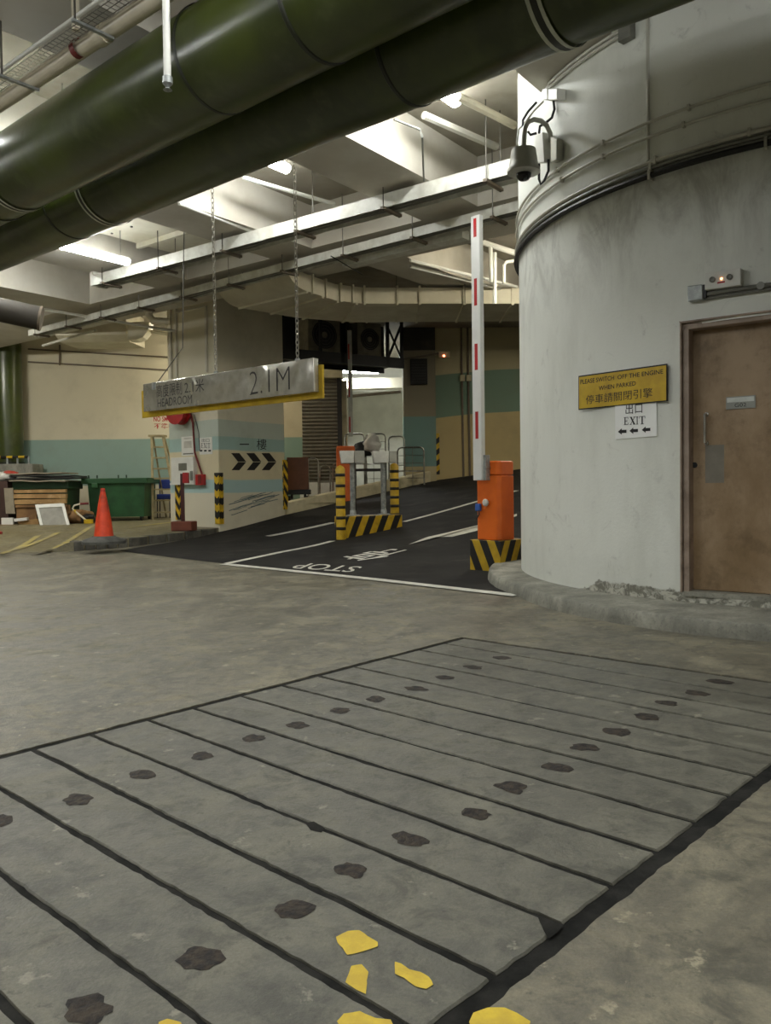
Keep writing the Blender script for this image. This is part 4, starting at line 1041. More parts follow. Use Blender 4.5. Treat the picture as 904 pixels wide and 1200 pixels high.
def serif(ch, x, w):
    t = .16; s = .07; R_ = lambda a, b, c, d: [(a, c), (b, c), (b, d), (a, d)]
    L = {'E': [R_(.12, .32, 0, 1), R_(0, .85, 0, s), R_(0, .85, 1 - s, 1), R_(.3, .62, .47, .54), R_(.78, .85, 0, .26), R_(.78, .85, .74, 1), R_(.57, .63, .38, .63)],
         'X': [[(.08, 1), (.34, 1), (.92, 0), (.66, 0)], [(.8, 1), (.9, 1), (.2, 0), (.1, 0)], R_(0, .4, 1 - s, 1), R_(.62, 1, 1 - s, 1), R_(0, .34, 0, s), R_(.58, 1, 0, s)],
         'I': [R_(.38, .62, 0, 1), R_(.2, .8, 0, s), R_(.2, .8, 1 - s, 1)],
         'T': [R_(.39, .61, 0, 1), R_(.24, .76, 0, s), R_(0, 1, 1 - s, 1), R_(0, .07, .72, 1), R_(.93, 1, .72, 1)]}[ch]
    return [[(x + a*w, b) for a, b in pl] for pl in L]
def exit_word(fr, x0, x1, yt, yb, c, parent):
    A0, B0 = fr.px(x0, yb[0], c); A1, B1 = fr.px(x1, yb[1], c); Bt0 = fr.px(x0, yt[0], c)[1]; Bt1 = fr.px(x1, yt[1], c)[1]
    mb = MB()
    for ch, x, wd in (('E', 0, .25), ('X', .27, .29), ('I', .55, .16), ('T', .72, .28)):
        for pl in serif(ch, x, wd):
            mb.face([fr(A0 + (A1 - A0)*s, (B0 + (B1 - B0)*s)*(1 - t) + (Bt0 + (Bt1 - Bt0)*s)*t, c) for s, t in pl])
    mb.build('lettering', M['letter'], parent, fix=False)
exit_word(FX, 731.5, 756.5, (489, 487.5), (498, 497), .008, ex)
def arrows(fr, xs, c, parent, wpx, hpx, ysl):
    for x, y in xs:
        pts = [(0, 0), (.45, .5), (.45, .24), (1, .24), (1, -.24), (.45, -.24), (.45, -.5)]
        MB().face([fr(*fr.px(x + wpx*a, y - hpx*b + ysl*a, c), c) for a, b in pts]).build('arrow', M['letter'], parent, fix=False)
arrows(FX, ((724.5, 506), (738, 505), (752.5, 503.8)), .008, ex, 10, 7.5, -.6)

# emergency light, junction box, conduit above the door
FE = cfr(848, 328)
em = thing('emergency_light', FE(0, 0, 0), 'white emergency light box with two small lamps above the door', 'emergency light')
plate(FE, [(826, 319.5), (868.5, 313.5), (868.5, 334), (826, 340)], 0.0, .07, 'housing', M['white'], em, .006)
for x, y in ((835.5, 327.8), (855.5, 324.6)):
    MB().lathe(FE(*FE.px(x, y, .07), .07), [(.021, 0), (.021, .012), (.014, .008), (0, .004)], 16, FE.n).build('lamp', M['gconduit'], em, smooth=True)
MB().lathe(FE(*FE.px(846, 326.5, .07), .07), [(.007, 0), (.006, .006), (0, .008)], 10, FE.n).build('indicator', glow('led', (1, .35, .12, 1), 12), em, smooth=True)
MB().box(FE, (FE.px(841, 331, .07)[0], FE.px(850, 331, .07)[0]), (FE.px(846, 331.8, .07)[1], FE.px(846, 329.8, .07)[1]), (.07, .071)).build('red_label', M['red'], em)
FJ = cfr(815, 343)
jb = thing('junction_box', FJ(0, 0, 0), 'square galvanised junction box with conduit over the door frame', 'junction box')
plate(FJ, [(805.5, 335), (823.5, 333), (824, 351), (806, 353.5)], 0, .06, 'box', M['galv'], jb, .008)
plate(FJ, [(823.5, 333.5), (828, 333), (828, 349), (823.5, 350)], 0, .05, 'gland', M['black'], jb, .004)
ph0 = cyl_phi(826, 346)[0]; zc = cyl_phi(865, 340)[1]
MB().tube([cyl(ph0 + k*.06, zc, CR + .025) for k in range(14)], .017, 8).build('conduit', M['gconduit'], jb, smooth=True)
MB().tube([cyl(ph0 + k*.06, zc - .03, CR + .02) for k in range(14)], .012, 8).build('conduit', M['gconduit'], jb, smooth=True)
MB().lathe(cyl(cyl_phi(893, 333)[0], zc, CR), [(.028, 0), (.028, .045)], 10, cfr(893, 333).n).build('saddle', M['gconduit'], jb)

# conduits wrapped round the wall
def ring(pts, r, mat_, label, p0=150, p1=300, clips=()):
    z = sum(cyl_phi(x, y, CR + r)[1] for x, y in pts)/len(pts); n = 70
    P = [cyl(math.radians(p0 + (p1 - p0)*k/n), z, CR + r + .006) for k in range(n + 1)]
    t = thing('wall_conduit', P[0], label, 'conduit'); MB().tube(P, r, 8).build('conduit', mat_, t, smooth=True)
    for px in clips:
        fr = cfr(px, 150); ph = math.atan2(fr.n.y, fr.n.x); c = cyl(ph, z); f2_ = FR(c, fr.u, fr.n)
        MB().box(f2_, (-.01, .01), (-r*1.6, r*1.6), (0, r*2.1 + .01)).build('saddle', M['conduit'], t)
    return z
ring([(708, 167), (758, 145), (809, 126), (904, 98)], .013, M['conduit'], 'highest thin pale conduit wrapped around the round wall', clips=(655, 709, 809))
ring([(708, 183), (803, 148), (904, 116)], .013, M['conduit'], 'second thin pale conduit around the round wall', clips=(660, 709, 803))
z3 = ring([(771, 188), (904, 150)], .02, M['conduit'], 'thick pale conduit above the black cable on the round wall', clips=(771, 880))
ring([(765, 198), (904, 156)], .018, M['gconduit'], 'grey conduit resting just above the black cable on the round wall', clips=(765,))
ring([(765, 205), (904, 167)], .024, M['black'], 'black cable band wrapped around the round wall', clips=(765, 899))
ph = cyl_phi(760, 100)[0]
tag(MB().tube([cyl(ph, z3 + .03, CR + .004), cyl(ph, SOF, CR + .004)], .014, 6).build('vertical_conduit', M['conduit'], smooth=True, base=cyl(ph, z3)), 'upright pale conduit on the round wall above the ring of cables', 'conduit')
pa_, pb2 = cyl_phi(646, 112)[0], cyl_phi(738, 45)[0]
dgc = thing('soffit_conduit', cyl(pa_, 4.8), 'pair of pale conduits where the round wall meets the beam', 'conduit')
for k in (0, 1): MB().tube([cyl(pa_ + (pb2 - pa_)*j/12, 4.875 - .04*k, CR + .022) for j in range(13)], .015, 8).build('conduit', M['conduit'], dgc, smooth=True)
MB().box(FR(cyl(pb2, 4.83), cfr(738, 45).u, cfr(738, 45).n), (-.06, .06), (-.07, .07), (0, .07)).build('junction_box', M['gconduit'], dgc, bevel=.005)
FJ2 = cfr(645, 111)
for x0, x1 in ((635.5, 641.5), (642.5, 653)):
    plate(FJ2, [(x0, 104.5), (x1, 103), (x1, 116.5), (x0, 117)], 0, .09, 'junction_box', M['white'], dgc, .005)

# security camera
FC = cfr(646, 172); wy = FC.o.y
cc = thing('security_camera', FC.o, 'white dome security camera on a curved arm fixed to the round wall', 'security camera')
plate(FC, [(645.5, 160), (652.5, 163), (652.5, 187), (645.5, 190)], 0, .07, 'wall_bracket', M['lgrey'], cc, .006)
plate(FC, [(627, 156), (636, 155), (638, 190), (628, 191)], .02, .1, 'power_box', M['white'], cc, .004)
Yd = wy - .28
gp = [(646, 166), (645, 156), (641, 147), (634, 141.5), (626, 140), (619, 143), (615.5, 150), (614.5, 160), (614, 174)]
MB().tube([at(x, y, wy - .06 - .22*min(1, i/5)) for i, (x, y) in enumerate(gp)], .022, 12).build('arm', M['lgrey'], cc, smooth=True)
dc = at(614, 190, Yd); s_ = Yd/F
MB().lathe(dc, [(.0, 17*s_), (.09*.35, 16.5*s_), (14*s_, 14*s_), (15.5*s_, 4*s_), (17*s_, -5*s_), (19*s_, -9*s_), (19*s_, -12*s_), (9.5*s_, -13.5*s_)], 28).build('housing', M['lgrey'], cc, smooth=True)
MB().lathe(dc, [(9*s_, -12.5*s_), (8.4*s_, -17*s_), (5.5*s_, -20.5*s_), (0, -22*s_)], 24).build('dome', simple('dark_dome', srgb(16, 16, 18), .08), cc, smooth=True)
for pts in ([(649, 118), (650, 128), (647, 138), (640, 144), (633, 148), (632, 156)], [(629, 120), (619, 131), (613, 141), (613, 150)], [(643, 187), (643, 200), (638, 212), (634, 216), (632, 210), (632, 192)], [(629, 156), (622, 158), (619, 154)]):
    MB().tube([at(x, y, wy - .1) for x, y in pts], .012, 7).build('cable', M['black'], cc, smooth=True)
MB().tube([at(x, y, wy - .08) for x, y in ((637, 119), (626, 130), (617, 142), (608, 152), (606, 168), (609, 178))], .009, 6).build('pale_cable', M['conduit'], cc, smooth=True)

# ------------------------------------------------------------------ fittings on the painted column
M['dred'] = simple('dark_red', srgb(112, 26, 24), .45)
hr = FCL.px(216, 482); hp = FCL(hr[0], hr[1], 0)
h_ = thing('fire_hose_reel', hp, 'round red fire hose reel on the column behind the headroom sign', 'hose reel')
MB().lathe(hp, [(.1, 0), (.1, .06), (.31, .06), (.31, .09), (.26, .1), (.26, .24), (.31, .25), (.31, .27), (.0, .28)], 28, FCL.n).build('reel_drum', M['red'], h_, smooth=True)
MB().tube([FCL(hr[0] + .3, hr[1] + .0, .1), FCL(hr[0] + .36, hr[1] - .3, .06), FCL(hr[0] + .39, FCL.px(237, 530)[1], .05), FCL(FCL.px(238.5, 556)[0], FCL.px(238.5, 556)[1], .04)], .022, 8).build('supply_pipe', M['dred'], h_, smooth=True)
MB().tube([FCL(hr[0] + .36, hr[1] - .1, .02), FCL(hr[0] + .5, hr[1] - .5, .02), FCL(hr[0] + .52, hr[1] - .9, .02)], .008, 5).build('hose', M['black'], h_, smooth=True)
def fb(name, label, cat, x0, y0, x1, y1, c0, c1, mat_, extra=None):
    a0 = FCL.px(x0, (y0 + y1)/2)[0]; b0 = FCL.px((x0 + x1)/2, y1)[1]
    r = thing(name, FCL(a0, b0, 0), label, cat); facebox(FCL, x0, y0, x1, y1, c0, c1).build('body', mat_, r, bevel=.006)
    for nm, bx, k0, k1, mm in (extra or ()): facebox(FCL, *bx, k0, k1).build(nm, mm, r)
    return r
fb('fire_call_point', 'small red fire call point at the end of the red pipe on the column', 'call point', 234, 556, 241.5, 568.5, 0, .12, M['red'], [('door_panel', (237, 557, 241, 567), .12, .125, M['dred'])])
fb('control_panel', 'white control cabinet with a grey window on the column', 'panel', 205.5, 536, 231.5, 567, 0, .12, M['white'],
   [('window', (214.5, 543, 224, 551.5), .12, .125, simple('grey_screen', srgb(116, 116, 104), .3)), ('switch', (228.5, 552, 231, 563), .12, .14, M['gconduit']), ('cabinet_lip', (204.5, 566, 232, 568), 0, .13, M['white'])])
fb('paper_notice', 'faded white paper notice above the control cabinet', 'notice', 213, 511.5, 228, 534, 0, .008, M['white'],
   [('print_line', (216, 513, 225, 514.5), .008, .009, M['conduit']), ('print_block', (216, 517, 225, 525), .008, .009, simple('pale_print', srgb(196, 194, 182), .6)), ('print_line', (215, 531, 227, 532.5), .008, .009, M['gconduit'])])
e2_ = thing('exit_notice', FCL(*FCL.px(241, 532), 0), 'small white exit notice with three arrows beside the red pipe on the column', 'sign')
facebox(FCL, 234, 512.5, 249, 532.5, 0, .006).build('paper', M['white'], e2_)
exit_word(FCL, 236, 246.5, (519, 519.2), (525, 525.2), .008, e2_)
facetext(FCL, '出口', 236.5, 514, 245.5, 518, M['letter'], e2_, .008)
for x in (234.6, 239.5, 244.6):
    facebox(FCL, x, 527.2, x + 3, 529.2, .006, .008).build('arrow', M['letter'], e2_)
M['chev'] = stripes('hazard_chevron', BLK, YEL, -2.6, 3.3, 0.2, 0.0)
M['hazn'] = stripes('hazard_strip', BLK, YEL, 5, 3.6, 0.1)
def guard(fr, x0, y0, x1, y1, label, mat_, c=0.02):
    xm = (x0 + x1)/2; a, b0 = fr.px(xm, y1); b1 = fr.px(xm, y0)[1]; wd = fr.px(x1, (y0+y1)/2)[0] - fr.px(x0, (y0+y1)/2)[0]
    f = FR(fr(a, 0, 0), fr.u, fr.n)
    return tag(MB().box(f, (-wd/2, wd/2), (b0, b1), (0, c)).build('corner_guard', mat_, base=fr(a, b0, 0)), label, 'corner guard')
guard(FCL, 253, 554, 258.4, 614, 'black and yellow chevron guard on the near left face edge of the painted column', M['chev'])
guard(FCR, 258.3, 554, 262, 614, 'black and yellow chevron guard on the ramp face edge of the painted column', M['chev'])
guard(FCL, 207.5, 537, 212.5, 609, 'tall slanted hazard strip at the ladder side of the painted column', M['hazn'], .04)
guard(FCR, 332, 539, 337, 597, 'slanted hazard strip at the far ramp end of the painted column', M['hazn'], .03)
pp0 = pp(216, 622)
st = thing('post_stand', pp0, 'maroon post on a brick red block in front of the painted column', 'post')
MB().box(FR(pp0, (1, -.2, 0)), (-.23, .23), (0, .2), (-.15, .15)).build('block', simple('brick_red', srgb(122, 66, 48), .7), st, bevel=.02)
zp = at(214.5, 555, pp0.y).z
MB().box(FR((pp0.x - .02, pp0.y, pp0.z), (1, 0, 0)), (-.035, .035), (.2, zp - pp0.z), (-.03, .03)).build('post', simple('maroon_post', srgb(74, 30, 24), .5), st)
MB().box(FR((pp0.x, pp0.y, zp), (1, 0, 0)), (.0, .12), (-.2, .02), (-.05, .06)).build('red_box', M['red'], st, bevel=.005)
# ------------------------------------------------------------------ pavement: cone, bins, ladder, rubbish
M['cone'] = mottled('cone_orange', srgb(226, 74, 34), srgb(200, 60, 28), 5, .45, c3=srgb(150, 50, 30), s3=4)
M['rubber'] = mottled('grey_rubber', srgb(84, 84, 78), srgb(60, 60, 56), 6, .8)
cp = pp(122, 637)
cone = thing('traffic_cone', cp, 'orange traffic cone with a grey rubber foot on the kerb', 'traffic cone')
sc = cp.y/F
MB().lathe(cp, [(25*sc, 0), (25*sc, 3*sc), (22*sc, 5.5*sc), (14*sc, 8*sc), (13*sc, 9*sc)], 20).build('rubber_foot', M['rubber'], cone, smooth=True)
MB().lathe(cp, [(11.5*sc, 8*sc), (11*sc, 10*sc), (9.3*sc, 24*sc), (6*sc, 45*sc), (2.6*sc, 62*sc), (2.4*sc, 65*sc), (1.4*sc, 65*sc)], 22).build('cone_body', M['cone'], cone, smooth=True)
MB().lathe(cp, [(2.9*sc, 61*sc), (2.7*sc, 63*sc)], 16).build('cone_collar', M['red'], cone, smooth=True)
c2 = pp(-2, 625); c2.y -= .3
cn2 = thing('traffic_cone', c2, 'red and white banded traffic cone beside the brown cabinet', 'traffic cone')
MB().lathe(c2, [(.2, 0), (.2, .04), (.15, .05)], 18).build('rubber_foot', M['red'], cn2, smooth=True)
MB().lathe(c2, [(.14, .04), (.125, .16)], 18).build('cone_body', M['red'], cn2, smooth=True)
MB().lathe(c2, [(.125, .16), (.085, .38)], 18).build('white_band', M['white'], cn2, smooth=True)
MB().lathe(c2, [(.085, .38), (.04, .62), (.02, .63)], 18).build('cone_tip', M['red'], cn2, smooth=True)

M['bin'] = mottled('bin_green', srgb(44, 92, 52), srgb(34, 76, 42), 3, .45)
M['dgreen'] = simple('bin_dark_green', srgb(30, 62, 36), .5)
BY = 20.6; bz0 = pz(0, BY)
fr = FR((0, BY, 0), (1, 0, 0))
def X(px, y=600, Y=None): return at(px, y, Y or BY).x
def Zp(py, px=120, Y=None): return at(px, py, Y or BY).z
dmp = thing('waste_bin', (X(136), BY - .3 + .3, bz0), 'open green wheeled waste container behind the orange cone', 'waste container')
xa, xb = X(104), X(169.5); zt1, zt0 = Zp(562), Zp(606)
def taperbox(mb, xa, xb, z0, z1, y0, y1, t):
    b = [(xa + t, y0 + t), (xb - t, y0 + t), (xb - t, y1 - t), (xa + t, y1 - t)]; tt = [(xa, y0), (xb, y0), (xb, y1), (xa, y1)]
    i = len(mb.v); mb.v += [V((x, y, z0)) for x, y in b] + [V((x, y, z1)) for x, y in tt]
    for f in ([3, 2, 1, 0], [0, 1, 5, 4], [1, 2, 6, 5], [2, 3, 7, 6], [3, 0, 4, 7]): mb.f.append([i + k for k in f]); mb.uv.append([(0, 0)]*4); mb.mi.append(0)
    return mb
mb = taperbox(MB(), xa - .02, xb + .02, zt0, zt1, BY, BY + 1.0, .05); taperbox(mb, xa + .01, xb - .01, zt0 + .03, zt1, BY + .03, BY + .97, .05)
mb.build('bin_body', M['bin'], dmp)
mb = MB(); xl, xr = X(97), X(174); zl0, zl1 = Zp(567), Zp(560.5)
for a, b, c in (((xl, xr), (zl0, zl1), (0, .08)), ((xl, xr), (zl0, zl1), (-1.06, -.98)), ((xl, xa), (zl0, zl1), (-1.0, 0)), ((xb, xr), (zl0, zl1), (-1.0, 0))): mb.box(fr, a, b, c)
mb.build('rim', M['bin'], dmp, bevel=.015)
MB().box(fr, (X(110), X(117)), (zl0 - .1, zl0 + .02), (.06, .12)).build('lifting_lug', M['bin'], dmp, bevel=.01)
for px in (103.5, 113.5, 138.5, 148): MB().box(fr, (X(px) - .012, X(px) + .012), (zl1, zl1 + .08), (-.1, -.06)).build('hinge_peg', M['dgreen'], dmp)
for px, c in ((108, -.15), (164, -.15), (108, -.85), (164, -.85)):
    p = V((X(px), BY - c, bz0 + .1))
    MB().lathe(p - V((.025, 0, 0)), [(.0, 0), (.1, 0), (.1, .05), (0, .05)], 14, (1, 0, 0)).build('wheel', M['black'], dmp, smooth=True)
    MB().box(FR(p, (1, 0, 0)), (-.04, .04), (.08, zt0 - p.z + .02), (-.03, .03)).build('caster_fork', M['galv'], dmp)

M['alu'] = mottled('weathered_ladder', srgb(166, 152, 112), srgb(140, 126, 92), 6, .5, .2)
LY = 21.0
ld = thing('step_ladder', V((X(192, 600, LY), LY, pz(0, LY))), 'tall weathered step ladder standing beside the painted column', 'ladder')
lz = pz(0, LY)
def ladP(px, py, dy=0): return at(px, py, LY + dy)
def rail(pa, pb, nm, r=.03):
    d = (pb - pa); f = FR(pa, V((1, 0, 0)), None, d); MB().box(FR(pa, V((1, 0, 0)), d.cross(V((1, 0, 0))), d), (-r, r), (0, d.length), (-.02, .02)).build(nm, M['alu'], ld)
TL, TR = ladP(178, 511, .35), ladP(191, 511, .35)
bl, br = ladP(179.5, 612), ladP(209, 611); bl.z = br.z = lz
rail(bl, TL, 'side_rail'); rail(br, TR, 'side_rail')
bl2, br2 = bl + V((.05, 1.1, 0)), br + V((-.05, 1.1, 0)); rail(bl2, TL + V((0, .1, 0)), 'rear_leg', .018); rail(br2, TR + V((0, .1, 0)), 'rear_leg', .018)
for y in (523, 536, 549, 560.5, 573.5, 586.5, 600.5):
    t = (ladP(185, y).z - lz)/(TL.z - lz); a = bl.lerp(TL, t); b = br.lerp(TR, t)
    MB().box(FR(a, b - a), (0, (b - a).length), (-.02, .02), (-.1, .03)).build('tread', M['alu'], ld)
MB().box(FR(TL, TR - TL), (-.08, (TR - TL).length + .06), (-.02, .03), (-.2, .06)).build('top_cap', M['alu'], ld)
CY = 21.9
ch_ = thing('plastic_chair', V((X(194, 600, CY), CY, pz(0, CY))), 'blue plastic chair with dark legs behind the step ladder', 'chair')
x0, x1 = X(186, 570, CY), X(203, 570, CY); fr2 = FR((0, CY, 0), (1, 0, 0)); M['blue'] = simple('blue_plastic', srgb(38, 58, 140), .4)
MB().box(fr2, (x0, x1), (Zp(574, 190, CY), Zp(562, 190, CY)), (-.05, 0)).build('backrest', M['blue'], ch_, bevel=.03)
MB().box(fr2, (x0 + .02, x1), (Zp(585, 190, CY), Zp(579, 190, CY)), (-.0, .3)).build('seat', M['blue'], ch_, bevel=.03)
for xx in (x0 + .03, x1 - .03):
    for c in (.02, .27): MB().tube([fr2(xx, pz(0, CY), c), fr2(xx, Zp(579, 190, CY), c)], .014, 6).build('leg', M['black'], ch_)
    MB().tube([fr2(xx, Zp(582, 190, CY), 0), fr2(xx, Zp(572, 190, CY), -.02)], .014, 6).build('back_post', M['black'], ch_)

# rubbish stacked at the left
RY = 19.9; fz = pz(0, RY)
def Xr(px, py=590, Y=RY): return at(px, py, Y).x
def Zr(py, px=45, Y=RY): return at(px, py, Y).z
M['card'] = mottled('cardboard', srgb(176, 142, 92), srgb(150, 118, 74), 3, .8, c3=srgb(190, 158, 112), s3=5)
M['card2'] = mottled('dark_cardboard', srgb(140, 106, 66), srgb(112, 82, 50), 3, .8)
M['sheet'] = simple('black_sheet', srgb(36, 34, 32), .5); M['gsheet'] = simple('grey_board', srgb(150, 140, 120), .7)
FRr = FR((0, RY, 0), (1, 0, 0))
bn = thing('waste_bin', V((Xr(47), RY + .2, fz)), 'green waste container hidden behind a stack of flattened cardboard', 'waste container')
MB().box(FRr, (Xr(14), Xr(80)), (Zr(573.5), Zr(563.5)), (-1.0, -.03)).build('rim', M['dgreen'], bn, bevel=.02)
taperbox(MB(), Xr(18), Xr(77), fz + .12, Zr(573), RY + .08, RY + .95, .03).build('bin_body', M['dgreen'], bn)
for px in (22, 72):
    for c in (.2, .8): MB().lathe(V((Xr(px) - .03, RY + c, fz + .07)), [(0, 0), (.07, 0), (.07, .05), (0, .05)], 12, (1, 0, 0)).build('wheel', M['black'], bn, smooth=True)
def board(label, x0, x1, y0, y1, c0, c1, mat_, name='cardboard_sheet', cat='cardboard', tilt=0.0, rx=0.0, bev=.004):
    a0, a1 = Xr(x0), Xr(x1); b0, b1 = Zr(y1), Zr(y0); cx = (a0 + a1)/2
    f = FR((cx, RY, b0), (math.cos(tilt), 0, math.sin(tilt)), None, (-math.sin(tilt), rx, math.cos(tilt)))
    o = MB().box(f, (a0 - cx, a1 - cx), (0, b1 - b0), (c0, c1)).build(name, mat_, base=f.o, bevel=bev)
    return tag(o, label, cat)
board('uppermost folded cardboard bundle against the green rim', 16, 79, 573.8, 577.6, .0, .1, M['card'])
board('folded cardboard bundle second below the green rim', 17, 79.5, 579, 584, .0, .12, M['card'], tilt=-.008)
board('folded cardboard bundle with pale edge third below the green rim', 19, 79, 585, 590.5, .0, .11, M['card'], tilt=.008)
board('dark folded cardboard bundle fourth below the green rim', 20, 80, 591.5, 594.5, .0, .1, M['card2'])
board('upright brown cardboard piece left of the white frame', 20, 44, 595, 609, .02, .06, M['card2'])
board('cardboard flap lying low behind the white frame', 23, 47, 609, 615, .05, .1, M['card'], tilt=.12)
board('pale cardboard flap at the foot of the stack', 30, 50, 613.5, 618, .14, .2, M['card'], tilt=-.03)
board('white foam offcut resting on cardboard', 21, 36, 606.5, 610, .1, .22, M['white'], 'foam_offcut', 'foam piece', tilt=.1)
board('crumpled pale plastic at the foot of the stack', 21.5, 31, 615.5, 623, .1, .25, M['conduit'], 'plastic_scrap', 'plastic scrap', bev=.03)
board('upright cardboard behind the right side of the white frame', 74, 82, 592, 618, -.04, .02, M['card2'])
for k, (x0, x1, y, mt, lab) in enumerate(((14, 80, 562.8, M['gsheet'], 'pale board lying directly on the green rim'), (9, 89, 560, M['sheet'], 'black sheet on top of the cardboard stack'), (16, 86, 557, M['sheet'], 'upper black sheet jutting out over the stack'), (10, 75, 554, M['gsheet'], 'grey brown board on the very top of the stack'))):
    b1 = Zr(y - 1.2); b0 = Zr(y + 1.4); f = FR((Xr((x0 + x1)/2), RY, b0), (1, 0, .012*((k % 2)*2 - 1)))
    L = (Xr(x1) - Xr(x0))/2
    tag(MB().grid(lambda u, v: f(-L + 2*L*u, .02*noise.noise(V((u*3 + k*5, v*2, 0))) + (b1 - b0)*.5, .12 - 1.1*v), 14, 4).build('flat_sheet', mt, base=f.o), lab, 'sheet')
for o in bpy.data.objects:
    if o.name.startswith('flat_sheet'):
        s_ = o.modifiers.new('solid', 'SOLIDIFY'); s_.thickness = .03
# white frame leaning against the stack
quad = [at(41.5, 592, RY - .2), at(74, 591.5, RY - .2), at(83, 619.5, RY - .55), at(48.5, 621, RY - .55)]
o_ = quad[3]; uu = quad[2] - quad[3]; vv = quad[0] - quad[3]; FP = FR(o_, uu, uu.cross(vv), vv); Lu, Lv = uu.length, vv.length
wf = thing('panel_frame', o_, 'white framed grey panel leaning on the cardboard stack', 'panel')
MB().box(FP, (.03, Lu - .03), (.03, Lv - .03), (-.01, .01)).build('grey_panel', simple('grey_panel', srgb(150, 148, 138), .6), wf)
mb = MB(); 
for a, b in (((0, .07), (0, Lv)), ((Lu - .07, Lu), (0, Lv)), ((.07, Lu - .07), (0, .07)), ((.07, Lu - .07), (Lv - .1, Lv))): mb.box(FP, a, b, (-.02, .03))
mb.build('white_border', M['white'], wf, bevel=.006)
MB().box(FP, (Lu*.45, Lu*.62), (.02, .06), (.03, .035)).build('maker_label', M['gconduit'], wf)
tag(MB().box(FRr, (Xr(-25), Xr(9.5)), (fz, Zr(563)), (-.6, .0)).build('cabinet', simple('dark_brown', srgb(66, 44, 36), .6), base=(Xr(0), RY, fz), bevel=.01), 'dark brown cabinet with a bag on top beside the cardboard stack', 'cabinet')
f = FR(at(8.5, 602, RY - .1), (1, 0, 0), None, (-.05, 0, 1)); tag(MB().box(f, (-.02, .2), (0, Zr(572) - Zr(602)), (0, .03)).build('plank', M['gsheet'], base=f.o), 'pale upright plank leaning on the brown cabinet', 'plank')
tag(MB().box(FRr, (Xr(6), Xr(19.5)), (Zr(615), Zr(606)), (.16, .22)).build('small_panel', M['white'], base=(Xr(12), RY, fz)), 'small white panel below the brown cabinet', 'panel')
tag(MB().box(FRr, (Xr(4), Xr(20)), (fz, Zr(615)), (.0, .35)).build('cardboard_box', M['card2'], base=(Xr(12), RY, fz), bevel=.01), 'low cardboard box under the small white panel', 'box')
def blob(name, c, r, mat_, label, cat, seed, amp=.35, lo=None):
    bmm = bmesh.new(); bmesh.ops.create_icosphere(bmm, subdivisions=3, radius=1.0)
    for v in bmm.verts:
        k = 1 + amp*noise.noise(v.co*1.8 + V((seed, 0, 0))) + amp*.5*noise.noise(v.co*4.5 + V((seed, 3, 0)))
        v.co = V((v.co.x*r[0], v.co.y*r[1], v.co.z*r[2]))*k
        if lo is not None: v.co.z = max(v.co.z, lo)
    me = bpy.data.meshes.new(name); bmm.to_mesh(me); bmm.free(); me.materials.append(mat_)
    for p in me.polygons: p.use_smooth = True
    o = bpy.data.objects.new(name, me); COL.objects.link(o); o.location = c
    return tag(o, label, cat)
M['bagw'] = simple('white_bag', srgb(206, 204, 196), .35); M['bagr'] = simple('red_bag', srgb(176, 62, 46), .45)
zc_ = Zr(563)
blob('plastic_bag', V((Xr(1), RY + .2, zc_ + .1)), (.24, .2, .13), M['bagw'], 'white plastic bag slumped on the brown cabinet', 'bag', 4.0, lo=-.1)
blob('cloth_bundle', V((Xr(7.5), RY + .25, zc_ + .17)), (.2, .16, .09), M['bagr'], 'red cloth bundle on top of the white bag', 'cloth', 9.0)
blob('rubbish_heap', V((Xr(93, 606), RY + .1, fz + .14)), (.33, .3, .2), M['card2'], 'heap of crumpled brown cardboard beside the green container', 'cardboard', 2.0, .4, -.14)
blob('bin_bag', V((Xr(105, 610), RY - .1, fz + .1)), (.18, .18, .13), M['black'], 'small black rubbish bag at the corner of the green container', 'bag', 6.0, .3, -.1)
pt_ = [at(104, 590, RY - .2), at(94, 590.5, RY - .25), at(87, 592.5, RY - .3), at(85, 596, RY - .3), at(88, 599, RY - .3), at(103, 611.5, RY - .35)]
t_ = thing('bent_pipe', pt_[-1], 'bent white pipe with yellow ends leaning by the green container', 'pipe')
MB().tube(pt_, .022, 8).build('pipe_body', M['pvc'], t_, smooth=True)
MB().tube([pt_[0], pt_[1]], .027, 8).build('dark_grip', M['dred'], t_, smooth=True)
MB().box(FR(pt_[-1], (1, 0, 0)), (-.08, .12), (-.04, .06), (-.04, .04)).build('yellow_foot', M['yellow'], t_)
MB().tube([pt_[4] - V((.02, 0, -.03)), pt_[4] + V((.06, 0, -.08))], .026, 8).build('yellow_sleeve', M['yellow'], t_, smooth=True)
# plinth, guard rail and riser behind
PY = 21.4
o = MB().box(FR((0, PY, 0), (1, 0, 0)), (X(-60, 550, PY), X(38, 550, PY)), (pz(0, PY), at(20, 543.5, PY).z), (-.7, 0)).build('plinth', M['kerb'], base=(X(10, 550, PY), PY, pz(0, PY)), bevel=.02)
tag(o, 'grey concrete plinth carrying the upright green pipe', 'plinth')
gr = thing('guard_rail', V((X(15, 543, PY), PY - .1, at(20, 543.5, PY).z)), 'low black and yellow guard rail on the concrete plinth', 'rail')
zr = at(20, 535.5, PY).z; zb2 = at(20, 543.5, PY).z
MB().tube([V((X(-55, 540, PY), PY + .03, zr)), V((X(32, 540, PY), PY + .03, zr))], .035, 10).build('top_rail', stripes('hazard_rail', BLK, YEL, 0, 3.2, 0), gr, smooth=True)
for px in (-30, 8, 20, 33): MB().tube([V((X(px, 540, PY), PY + .03, zb2)), V((X(px, 540, PY), PY + .03, zr))], .028, 8).build('post', M['galv'], gr, smooth=True)
ris = thing('riser_pipe', V((X(2, 500, PY), PY + .35, zb2)), 'upright green pipe standing on the concrete plinth at the back wall', 'pipe')
pr0 = V((X(-1, 470, PY), PY + .46, 0)); 
